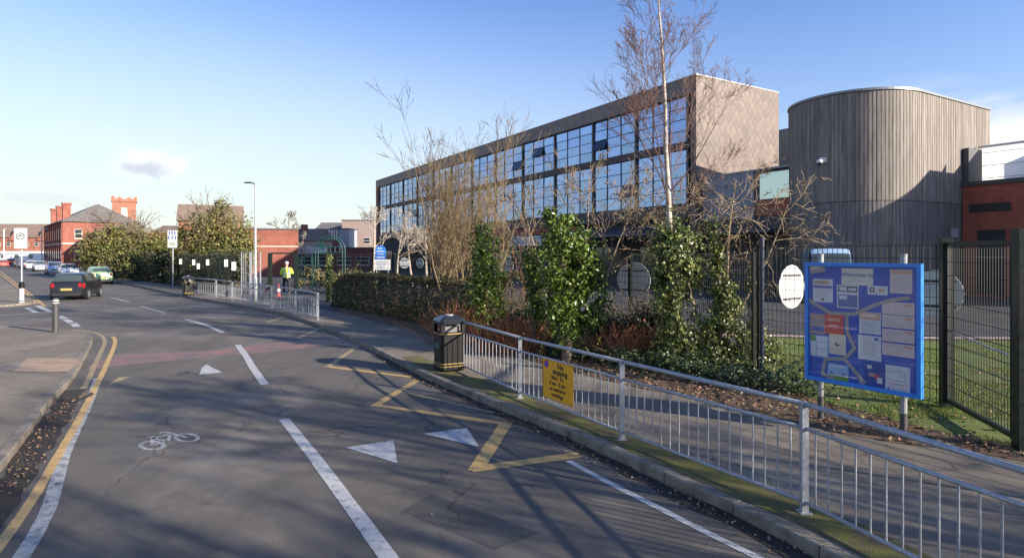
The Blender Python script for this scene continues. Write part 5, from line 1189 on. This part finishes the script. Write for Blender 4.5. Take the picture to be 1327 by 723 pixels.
# teal arch
ar = thing('entrance_arch', 'teal green metal arch with lattice standing in the yard', 'arch', (gx(428, 50), 50, PZ))
for r_, nm in ((1.25, 'outer_hoop'), (1.02, 'inner_hoop')):
    pts = [(-r_, 0, 0), (-r_, 0, 2.75)]+[(-r_*math.cos(a*PI/14), 0, 2.75+r_*math.sin(a*PI/14)) for a in range(1, 14)]+[(r_, 0, 2.75), (r_, 0, 0)]
    MB().tube(pts, .04, 6).build(nm, TEAL, ar)
mb = MB()
for z in (2.6, 3.05): mb.tube([(-1.2, 0, z), (1.2, 0, z)], .03, 5)
for i in range(5): mb.tube([(-.8+i*.4, 0, 2.6), (-.8+i*.4, 0, 3.05)], .02, 4)
mb.build('cross_rails', TEAL, ar); mb = MB(); mb.lathe([(.26, -.02), (.26, .02)], 16, (0, 0, 0)); mb.v = [(x-.75, z, y+3.1) for x, y, z in mb.v]; mb.build('emblem_plate', TEAL, ar)
# blue school sign
bs = thing('school_sign', 'blue round-topped school sign over a white board above the hedge', 'sign', (gx(494, 33), 33, PZ))
pts = [(-.38, 1.95), (.30, 1.95), (.30, 2.85)]+[(-.04+.34*math.cos(a*PI/10), 2.85+.28*math.sin(a*PI/10)) for a in range(1, 10)]+[(-.38, 2.85)]
mb = MB(); mb.prism(pts, -.02, .02); mb.v = [(x, z, y) for x, y, z in mb.v]; mb.f = [list(reversed(f)) for f in mb.f]; mb.build('blue_panel', plain('school_blue', .03, .16, .55, rough=.4), bs)
mb = MB(); mb.box((.1, -.04, 1.98), (1.02, .03, .62)); wbp = mb.build('white_board', WHITE, bs)
mb = MB()
for i, z in enumerate((2.14, 2.0, 1.88, 1.78)): mb.box((.05-.03*i, -.058, z), (.72-.12*i, .004, .035))
mb.build('print', PM['b'], wbp)
mb = MB()
for x, z, w_ in ((-.1, 2.95, .3), (-.04, 2.78, .5), (-.04, 2.6, .42), (-.04, 2.42, .5)): mb.box((x, -.024, z), (w_, .004, .05))
mb.build('print', PM['w'], bs)
for x in (-.3, .45): MB().tube([(x, .03, 0), (x, .03, 2.3)], .035, 8).build('post', GALV, bs)
bs.scale = (.86, .86, .93)
# lamp post by the gate
lb = G(331, 390, PZ); lp = thing('lamp_post', 'tall slim grey lamp post with flat lantern behind the far guard rail', 'lamp post', lb, 0, 'lamp posts')
MB().tube([(0, 0, 0), (0, 0, 1.2), (0, 0, 1.25), (0, 0, 6.05)], [.095, .09, .062, .045], 12).build('pole', mat('pale_lamp_post_paint', (.36, .36, .37), rough=.5, var=.12), lp, smooth=True)
MB().tube([(0, 0, 6.0), (-.12, 0, 6.1), (-.30, 0, 6.12)], .028, 8).build('arm', BLACK, lp); MB().box((-.38, 0, 6.13), (.36, .17, .06), taper=.8).build('lamp_head', BLACK, lp)
MB().box((.02, -.09, .95), (.12, .03, .45)).build('service_door', GALV, lp)
# sign on a pole, centre left
sb = G(224, 371, PZ); ss = thing('road_sign', 'white rectangular sign with dark pictograms on a pale pole beside the olive tree', 'road sign', sb)
MB().tube([(0, 0, 0), (0, 0, 4.2)], .045, 8).build('pole', MATS['pale_lamp_post_paint'], ss); z0_ = CH+(330-321)/F*sb.y-PZ; z1_ = CH+(330-298.5)/F*sb.y-PZ; zw = 12.2/F*sb.y
MB().span(-zw/2, zw/2, -.08, -.05, z0_, z1_).build('plate', WHITE, ss)
mb = MB(); zc = (z0_+z1_)/2+.18
for i, (x, z) in enumerate(((-.2, .3), (0, .33), (.2, .3), (-.26, -.05), (.0, -.02), (.24, -.06))): mb.span(x-.045, x+.045, -.088, -.082, zc+z-.16, zc+z+.06); mb.span(x-.03, x+.03, -.089, -.083, zc+z+.07, zc+z+.13)
mb.build('pictogram', PM['b'], ss); mb = MB(); mb.span(-.25, .2, -.088, -.082, z0_+.30, z0_+.36); mb.span(-.2, .25, -.088, -.082, z0_+.2, z0_+.25); mb.build('print', PM['g'], ss)
# left hand sign pole in a white sleeve bollard
lb2 = G(28, 392, 0.09); ls = thing('road_sign', 'white rectangular sign with oval badge on a slim pole at the left pavement', 'road sign', lb2)
MB().tube([(0, 0, 0), (0, 0, 3.6)], .036, 10).build('pole', MATS['pale_lamp_post_paint'], ls); Yp = lb2.y; zz0_ = CH+(330-324.5)/F*Yp; zz1_ = CH+(330-298)/F*Yp; w_ = 16.5/F*Yp
pl_ = MB().span(-w_/2, w_/2, -.075, -.05, zz0_, zz1_).build('plate', WHITE, ls)
mb = MB(); pts = [(.20*math.cos(a*PI/12), -.078, (zz0_+zz1_)/2+.11+.155*math.sin(a*PI/12)) for a in range(25)]; mb.tube(pts, .014, 5, cap=False); mb.span(-.1, .1, -.084, -.078, (zz0_+zz1_)/2+.10, (zz0_+zz1_)/2+.13); mb.span(-.06, .06, -.084, -.078, (zz0_+zz1_)/2+.16, (zz0_+zz1_)/2+.18); mb.build('oval_badge', PM['k'], pl_)
sl_ = MB().lathe([(.12, 0), (.12, .05), (.10, .06), (.10, .72), (.12, .73), (.12, .92), (.07, 1.02)], 16).build('sleeve', WHITE, ls, smooth=False)
MB().lathe([(.126, .72), (.126, .93), (.08, 1.03), (.04, 1.05)], 16).build('dark_cap', BLACK, sl_); MB().lathe([(.107, .02), (.107, .10)], 16).build('dark_foot', BLACK, sl_)
# bollard at the corner
bo = G(72, 430.5, .09); bt = thing('bollard', 'dark grey post bollard with pale rings at the left corner', 'bollard', bo)
MB().lathe([(.085, 0), (.083, .98), (.078, 1.02), (.06, 1.06), (.02, 1.07)], 18).build('post', mat('grey_bollard_paint', (.05, .05, .048), rough=.5, var=.2), bt, smooth=False)
for z in (.90, .975): MB().lathe([(.0875, z), (.0875, z+.028)], 18).build('reflective_ring', plain('pale_reflective_ring', .6, .6, .57), bt)
# traffic cone
cc = G(361, 384.5, PZ); cn2 = thing('traffic_cone', 'red and white traffic cone standing inside the school gate', 'cone', (cc.x, cc.y, PZ))
MB().box((0, 0, .02), (.36, .36, .04)).build('base', plain('cone_red', .30, .03, .02, rough=.5), cn2); MB().lathe([(.13, .04), (.03, .75)], 14).build('cone', MATS['cone_red'], cn2); MB().lathe([(.100, .30), (.075, .46)], 14).build('white_band', WHITE, cn2)
rc = G(346, 378, PZ); MB
t = thing('traffic_cone', 'small red marker cone by the black gate post', 'cone', (rc.x, rc.y, PZ)); MB().lathe([(.2, 0), (.2, .04), (.12, .05), (.03, .6)], 12).build('cone', MATS['cone_red'], t); MB().lathe([(.088, .28), (.062, .42)], 12).build('white_band', WHITE, t)

# ------------------------------------------------------------------ cars
PAINT = mat('black_car_paint', (.012, .013, .016), rough=.3, coat=.45, spec=.4); TYRE = plain('tyre_rubber', .02, .02, .02, rough=.8); RIM = plain('alloy_rim', .45, .46, .48, rough=.35, metal=.7)
CGL = mat('car_glass', (.05, .065, .065), rough=.04, spec=1.0); TAIL = plain('tail_light_red', .30, .012, .015, rough=.2); HEADL = plain('headlight_clear', .75, .78, .8, rough=.12); TRIM = plain('black_trim', .02, .02, .022, rough=.6)
def lerp1(tab, x):
    for (a, va), (b, vb) in zip(tab[:-1], tab[1:]):
        if x <= b: return va+(vb-va)*max(0, (x-a))/(b-a)
    return tab[-1][1]
def make_car(name, label, L_, W2, top, belt, wid, roofw, wheels, rear_gl, front_gl, side_gl, wr=.30, van=False, side_split=None):
    """x forward; top/belt/wid/roofw are (x,value) tables"""
    t = thing(name, label, 'car'); xs = sorted(set([p[0] for p in top]+[p[0] for p in belt]+[-L_/2+L_*i/26 for i in range(27)]))
    def sec(x):
        w_ = lerp1(wid, x)*W2; zt = lerp1(top, x); zb = min(lerp1(belt, x), zt-.02); r_ = lerp1(roofw, x)*W2; zf = .20+(.06 if abs(x) > L_/2-.12 else 0)
        return [(w_*.90, zf), (w_*.985, zf+.10), (w_, .55), (w_*.975, zb), (r_, zt-(.055 if zt-zb > .15 else .01)), (r_*.82, zt-.005), (0, zt+.012)]
    def S(x, v, side=1, off=0.0):
        s_ = sec(x); i = min(5, int(v)); f = v-i; y = s_[i][0]+(s_[i+1][0]-s_[i][0])*f; z = s_[i][1]+(s_[i+1][1]-s_[i][1])*f
        dy = s_[i+1][0]-s_[i][0]; dz = s_[i+1][1]-s_[i][1]; l = math.hypot(dy, dz) or 1
        e = .02; zt2 = S0(x+e, v); zt1 = S0(x-e, v); n = Vector(zt2)-Vector(zt1); tv = Vector((0, dy, dz)).normalized(); nn = n.cross(tv); nn = nn.normalized() if nn.length > 1e-6 else Vector((0, 0, 1))
        if nn.y < -0.01 or (abs(nn.y) <= .01 and nn.z < 0): nn = -nn
        p = Vector((x, y, z))+nn*off; return (p.x, p.y*side, p.z)
    def S0(x, v):
        x = max(-L_/2, min(L_/2, x)); s_ = sec(x); i = min(5, int(v)); f = v-i; return (x, s_[i][0]+(s_[i+1][0]-s_[i][0])*f, s_[i][1]+(s_[i+1][1]-s_[i][1])*f)
    mb = MB(); vs = []; 
    for x in xs:
        s_ = sec(x); vs += [(x, y, z) for y, z in s_]+[(x, -y, z) for y, z in reversed(s_[:-1])]
    m_ = 13; fs = []
    for i in range(len(xs)-1):
        for j in range(m_): a = i*m_+j; b = i*m_+(j+1) % m_; fs.append((a, b, b+m_, a+m_))
    fs += [tuple(range(m_)), tuple((len(xs)-1)*m_+j for j in range(m_-1, -1, -1))]; mb.add(vs, fs); body = mb.build('body', PAINT, t)
    bm = bmesh.new(); bm.from_mesh(body.data); bmesh.ops.recalc_face_normals(bm, faces=bm.faces); bm.to_mesh(body.data); bm.free()
    for p in body.data.polygons: p.use_smooth = True
    try: body.data.set_sharp_from_angle(angle=R(38))
    except Exception: pass
    def patchm(nm, m, x0, x1, v0, v1, sides, off=.008, nx=6, nv=4):
        mb = MB()
        for sd_ in sides:
            vs = [S(x0+(x1-x0)*i/nx, v0+(v1-v0)*j/nv, sd_, off) for i in range(nx+1) for j in range(nv+1)]; k = nv+1
            mb.add(vs, [(i*k+j, (i+1)*k+j, (i+1)*k+j+1, i*k+j+1) for i in range(nx) for j in range(nv)])
        return mb.build(nm, m, t, smooth=True)
    patchm('rear_window', CGL, *rear_gl, 4.12, 5.999, (1, -1)); patchm('windscreen', CGL, *front_gl, 4.12, 5.999, (1, -1))
    for sd_ in (1, -1):
        for x0, x1 in side_gl: patchm('side_window', CGL, x0, x1, 3.16, 3.90, (sd_,))
        patchm('tail_light', TAIL, -L_/2+.005, -L_/2+.20, 2.35 if not van else 2.2, 3.15, (sd_,), .012, 3, 3)
        patchm('headlight', HEADL, L_/2-.28, L_/2-.02, 2.25, 2.92, (sd_,), .012, 3, 3)
        mb = MB(); mb.box((side_gl[-1][1]-.02, sd_*(W2*1.0+.07), lerp1(belt, .5)+.10), (.12, .17, .13)); mb.build('mirror', PAINT, t)
        for wx in wheels:
            yy = W2*lerp1(wid, wx)
            mb = MB(); mb.lathe([(wr+.055, -.012), (wr+.055, .012)], 22); mb.v = [(x+wx, z+sd_*(yy-.002), y+wr+.01) for x, y, z in mb.v]; mb.build('wheel_arch', TRIM, t)
            mb = MB(); mb.lathe([(wr*.62, -.12), (wr*.93, -.10), (wr, -.06), (wr, .05), (wr*.95, .09), (wr*.62, .10)], 22); mb.v = [(x+wx, sd_*(z+yy-.075), y+wr) for x, y, z in mb.v]; wo = mb.build('wheel', TYRE, t)
            mb = MB(); mb.lathe([(wr*.63, 0), (wr*.63, .02)], 20); mb.v = [(x+wx, sd_*(z+yy+.012), y+wr) for x, y, z in mb.v]; mb.build('rim', RIM, wo)
    for sd_ in (1, -1): MB().box((-L_/2+.015, sd_*W2*.74, .83), (.09, .15, .22), taper=.92).build('tail_light', TAIL, t)
    mb = MB(); mb.box((-L_/2-.012, 0, .60 if not van else .5), (.02, .52, .12)); mb.build('rear_plate', plain('yellow_plate_blurred', .38, .29, .08), t)
    mb = MB(); mb.box((L_/2+.012, 0, .42), (.02, .52, .12)); mb.build('front_plate', WHITE, t)
    mb = MB(); mb.box((L_/2+.004, 0, .58), (.02, W2*1.1, .12)); mb.build('grille', TRIM, t); mb = MB(); mb.box((-L_/2-.004, 0, .33), (.02, W2*1.5, .14)); mb.box((L_/2+.004, 0, .27), (.02, W2*1.5, .10)); mb.build('bumper_trim', TRIM, t)
    return t
hatch = make_car('parked_car', 'black hatchback seen from behind turning across the road on the left', 3.75, .845,
    [(-1.875, .92), (-1.83, .99), (-1.52, 1.40), (-1.3, 1.455), (-.5, 1.50), (.3, 1.475), (.45, 1.43), (1.05, 1.00), (1.2, .96), (1.65, .84), (1.80, .74), (1.875, .60)],
    [(-1.875, .88), (-1.5, .94), (0, .92), (1.05, .90), (1.6, .80), (1.875, .55)],
    [(-1.875, .88), (-1.75, .96), (-1.3, 1.0), (1.2, 1.0), (1.6, .95), (1.8, .84), (1.875, .72)], [(-1.875, .85), (-1.5, .72), (-1, .76), (.4, .76), (1.1, .86), (1.6, .80), (1.875, .62)],
    (-1.18, 1.17), (-1.80, -1.54), (.50, 1.02), [(-1.32, -.72), (-.66, .12), (.18, .62)])
hatch['label'] = 'black hatchback seen from behind on the left side of the road'; hatch['group'] = 'cars on the road'; hatch.name = 'hatchback_car'
hp = G(118, 386.5); hatch.location = (hp.x-.85, hp.y+.1, 0); hatch.rotation_euler = (0, 0, R(90+21))
def paintm(n, *c): return mat(n, c, rough=.25, coat=1.0, spec=.5)
def kl_(t_, off=1.35): q = Vector((-41.7, 60, 0))+rd*t_+Vector((-rd.y, rd.x, 0))*off; return (q.x, q.y, 0)
ht = math.atan2(rd.y, rd.x)
specs = [('green hatchback parked by the far kerb beyond the black car', paintm('pale_green_paint', .30, .50, .20), None, -9.0, 0, 1.0, R(0)),
    ('white car parked behind the black hatchback', paintm('white_car_paint', .75, .76, .78), None, 9.5, 1, 1.0, 0),
    ('blue silver car parked facing the camera', paintm('blue_silver_paint', .22, .28, .42), None, 22, 1, 1.08, 0),
    ('pale silver car parked next beyond the blue silver one', paintm('silver_paint', .42, .43, .46), None, 41, 1, 1.05, 0),
    ('white car parked fourth along the far kerb', MATS['white_car_paint'], None, 57, 1, 1.0, 0), ('dark blue car parked fifth along the far kerb', paintm('dark_blue_paint', .03, .05, .14), None, 70, 1, 1.0, 0),
    ('dark grey car parked last along the far kerb', paintm('dark_grey_paint', .06, .06, .07), None, 84, 1, 1.0, 0)]
for lb_, pm_, _, t_, face, sc__, da in specs:
    c = copy_tree(hatch, lb_, kl_(t_, 1.5), ht+(PI if face else 0)+da, {'black_car_paint': pm_}); c.name = 'parked_car'; c.scale = (sc__,)*3
    if t_ < 0: c.location = (gx(127.5, 51.5), 51.5, 0)
RED = paintm('red_paint', .55, .03, .02)
for px, Y, rz, lb_ in ((4, 118, ht, 'red car at the far left edge of the photo'), (13, 150, ht+R(60), 'red car further off at the far left')):
    c = copy_tree(hatch, lb_, (gx(px, Y), Y, 0), rz, {'black_car_paint': RED}); c.name = 'parked_car'
van = make_car('van', 'pale blue high roofed van parked in the school yard behind the notice board', 5.2, .95,
    [(-2.6, 2.55), (-2.5, 2.70), (1.1, 2.70), (1.35, 2.55), (1.9, 1.55), (2.05, 1.35), (2.5, 1.1), (2.6, .8)], [(-2.6, 1.35), (1.9, 1.35), (2.3, 1.0), (2.6, .7)], [(-2.6, .97), (-2.4, 1), (2.1, 1), (2.6, .86)], [(-2.6, .90), (1.2, .90), (2.0, .93), (2.6, .8)],
    (-1.6, 1.6), (-2.58, -2.56), (1.40, 1.95), [(.35, 1.25)], wr=.34, van=True)
van['category'] = 'van'; van['group'] = 'vans'
for o in kids(van):
    for i, m_ in enumerate(o.data.materials):
        if m_.name == 'black_car_paint': o.data = o.data.copy() if o.data.users > 1 else o.data; o.data.materials[i] = paintm('pale_blue_van_paint', .35, .50, .72)
van.location = (gx(1071, 31), 31, PZ); van.rotation_euler = (0, 0, R(-90-20))
for px, Y, rz, lb_, sx in ((47, 150, R(200), 'white van parked across the far end of the road', 1.0), (12, 158, R(178), 'left of the two long white vans in front of the terrace', 1.25), (30, 157, R(183), 'right of the two long white vans in front of the terrace', 1.25)):
    c = copy_tree(van, lb_, (gx(px, Y), Y, 0), rz, {'pale_blue_van_paint': MATS['white_car_paint']}); c.scale = (sx, 1, 1)

# ------------------------------------------------------------------ the figure in hi-vis
def skin(name, joints, edges_, root, m, parent, sub=2, extra=None):
    me = bpy.data.meshes.new(name); me.from_pydata([j[0] for j in joints], edges_, []); o = bpy.data.objects.new(name, me); col.objects.link(o)
    o.modifiers.new('s', 'SKIN'); sv = me.skin_vertices[0].data
    for i, j in enumerate(joints):
        r_ = j[1]; sv[i].radius = r_ if isinstance(r_, tuple) else (r_, r_)
        sv[i].use_root = (i == root)
    o.modifiers.new('u', 'SUBSURF').levels = sub; dg = bpy.context.evaluated_depsgraph_get(); nm = bpy.data.meshes.new_from_object(o.evaluated_get(dg)); nm.name = name
    bpy.data.objects.remove(o); nm.materials.clear(); nm.materials.append(m)
    o = bpy.data.objects.new(name, nm); col.objects.link(o); o.parent = parent
    for p in nm.polygons: p.use_smooth = True
    return o
pp = G(372.5, 383.5, PZ); pp.y = 35.9; pp.x = gx(371.5, 35.9); pe = thing('person', 'person in a yellow hi-vis jacket, white cap and dark trousers standing at the school gate', 'person', (pp.x, pp.y, PZ), R(20))
# faces away and to the right; joints
J = [((0, 0, .96), (.15, .11)), ((0, 0, 1.16), (.14, .105)), ((0, .01, 1.38), (.17, .11)), ((0, .015, 1.52), (.065, .06)), ((0, .03, 1.60), (.058, .06)), ((0, .045, 1.70), (.078, .095)), ((0, .04, 1.79), (.06, .07)),
     ((-.19, .01, 1.44), .062), ((-.27, .02, 1.18), .047), ((-.20, .22, 1.06), .034), ((-.16, .30, 1.07), (.028, .02)),
     ((.19, .01, 1.44), .062), ((.28, .04, 1.18), .047), ((.27, .28, 1.18), .034), ((.25, .36, 1.21), (.028, .02)),
     ((-.095, 0, .88), .095), ((-.11, .03, .50), .062), ((-.12, -.01, .10), .042), ((-.13, .12, .05), (.045, .035)),
     ((.095, 0, .88), .095), ((.12, .02, .50), .062), ((.13, -.02, .10), .042), ((.15, .11, .05), (.045, .035))]
E = [(0, 1), (1, 2), (2, 3), (3, 4), (4, 5), (5, 6), (2, 7), (7, 8), (8, 9), (9, 10), (2, 11), (11, 12), (12, 13), (13, 14), (0, 15), (15, 16), (16, 17), (17, 18), (0, 19), (19, 20), (20, 21), (21, 22)]
SKINM = plain('skin_tone', .45, .26, .18, rough=.6)
body = skin('body', J, E, 0, SKINM, pe)
fg = MB()
for hx_, hy_, hz_, s_ in ((-.16, .30, 1.07, 1), (.25, .36, 1.21, -1)):
    for k_ in range(4): o_ = (k_-1.5)*.018; ln = (.065, .075, .072, .058)[k_]; fg.tube([(hx_+o_, hy_, hz_), (hx_+o_, hy_+ln*.6, hz_), (hx_+o_, hy_+ln, hz_-.025)], [.009, .008, .007], 6)
    fg.tube([(hx_+s_*.03, hy_-.03, hz_), (hx_+s_*.055, hy_+.02, hz_-.005)], [.011, .008], 6)
bmm = bmesh.new(); bmm.from_mesh(body.data); nv_ = [bmm.verts.new(v) for v in fg.v]
for f in fg.f: bmm.faces.new([nv_[i] for i in f])
bmm.to_mesh(body.data); bmm.free()
JJ = [((0, 0, .86), (.19, .15)), ((0, 0, 1.12), (.185, .145)), ((0, .01, 1.38), (.20, .14)), ((0, .015, 1.51), (.09, .085)), ((-.20, .01, 1.44), .085), ((-.28, .02, 1.18), .070), ((-.215, .19, 1.07), .055), ((.20, .01, 1.44), .085), ((.29, .04, 1.18), .070), ((.275, .25, 1.18), .055)]
HV = mat('hi_vis_yellow', (.55, .80, .06), rough=.6, var=.12, scale=9, emit=None)
jk = skin('jacket', JJ, [(0, 1), (1, 2), (2, 3), (2, 4), (4, 5), (5, 6), (2, 7), (7, 8), (8, 9)], 0, HV, pe)
REF = plain('reflective_tape', .72, .74, .74, rough=.3, metal=.3); 
def oval_band(z, rx, ry, h_):
    mb = MB(); n_ = 24; mb.add([(rx*math.cos(2*PI*i/n_), ry*math.sin(2*PI*i/n_), z+k_*h_) for k_ in (0, 1) for i in range(n_)], [(i, (i+1) % n_, n_+(i+1) % n_, n_+i) for i in range(n_)]); return mb
oval_band(.98, .202, .162, .055).build('reflective_band', REF, jk); oval_band(1.16, .203, .163, .055).build('reflective_band', REF, jk)
for s_ in (-1, 1): MB().tube([(s_*.10, -.152, 1.16), (s_*.105, -.150, 1.35), (s_*.10, -.09, 1.50)], .022, 4).build('shoulder_strap', REF, jk)
TR = [((0, 0, .93), (.165, .125)), ((-.095, 0, .86), .11), ((-.11, .03, .50), .082), ((-.12, -.01, .10), .068), ((.095, 0, .86), .11), ((.12, .02, .50), .082), ((.13, -.02, .10), .068)]
skin('trousers', TR, [(0, 1), (1, 2), (2, 3), (0, 4), (4, 5), (5, 6)], 0, plain('dark_trousers', .02, .02, .028, rough=.8), pe)
mb = MB(); 
mb.lathe([(.092, 0), (.096, .03), (.085, .08), (.05, .115), (.015, .125)], 16, (0, .045, 1.74)); mb.build('cap', WHITE, pe, smooth=True)
mb = MB(); mb.box((-.03, .145, 1.72), (.02, .012, .012)); mb.box((.03, .145, 1.72), (.02, .012, .012)); mb.box((0, .150, 1.655), (.045, .012, .01)); mb.box((0, .155, 1.69), (.022, .03, .035)); mb.box((-.082, .045, 1.70), (.015, .035, .05)); mb.box((.082, .045, 1.70), (.015, .035, .05)); mb.build('face', plain('face_detail', .30, .15, .11), pe)
for s_ in (-1, 1): MB().box((s_*.135, .06, .04), (.10, .29, .08), taper=.85).build('shoe', BLACK, pe)
pe.scale = (1.18, 1.12, 1.07)
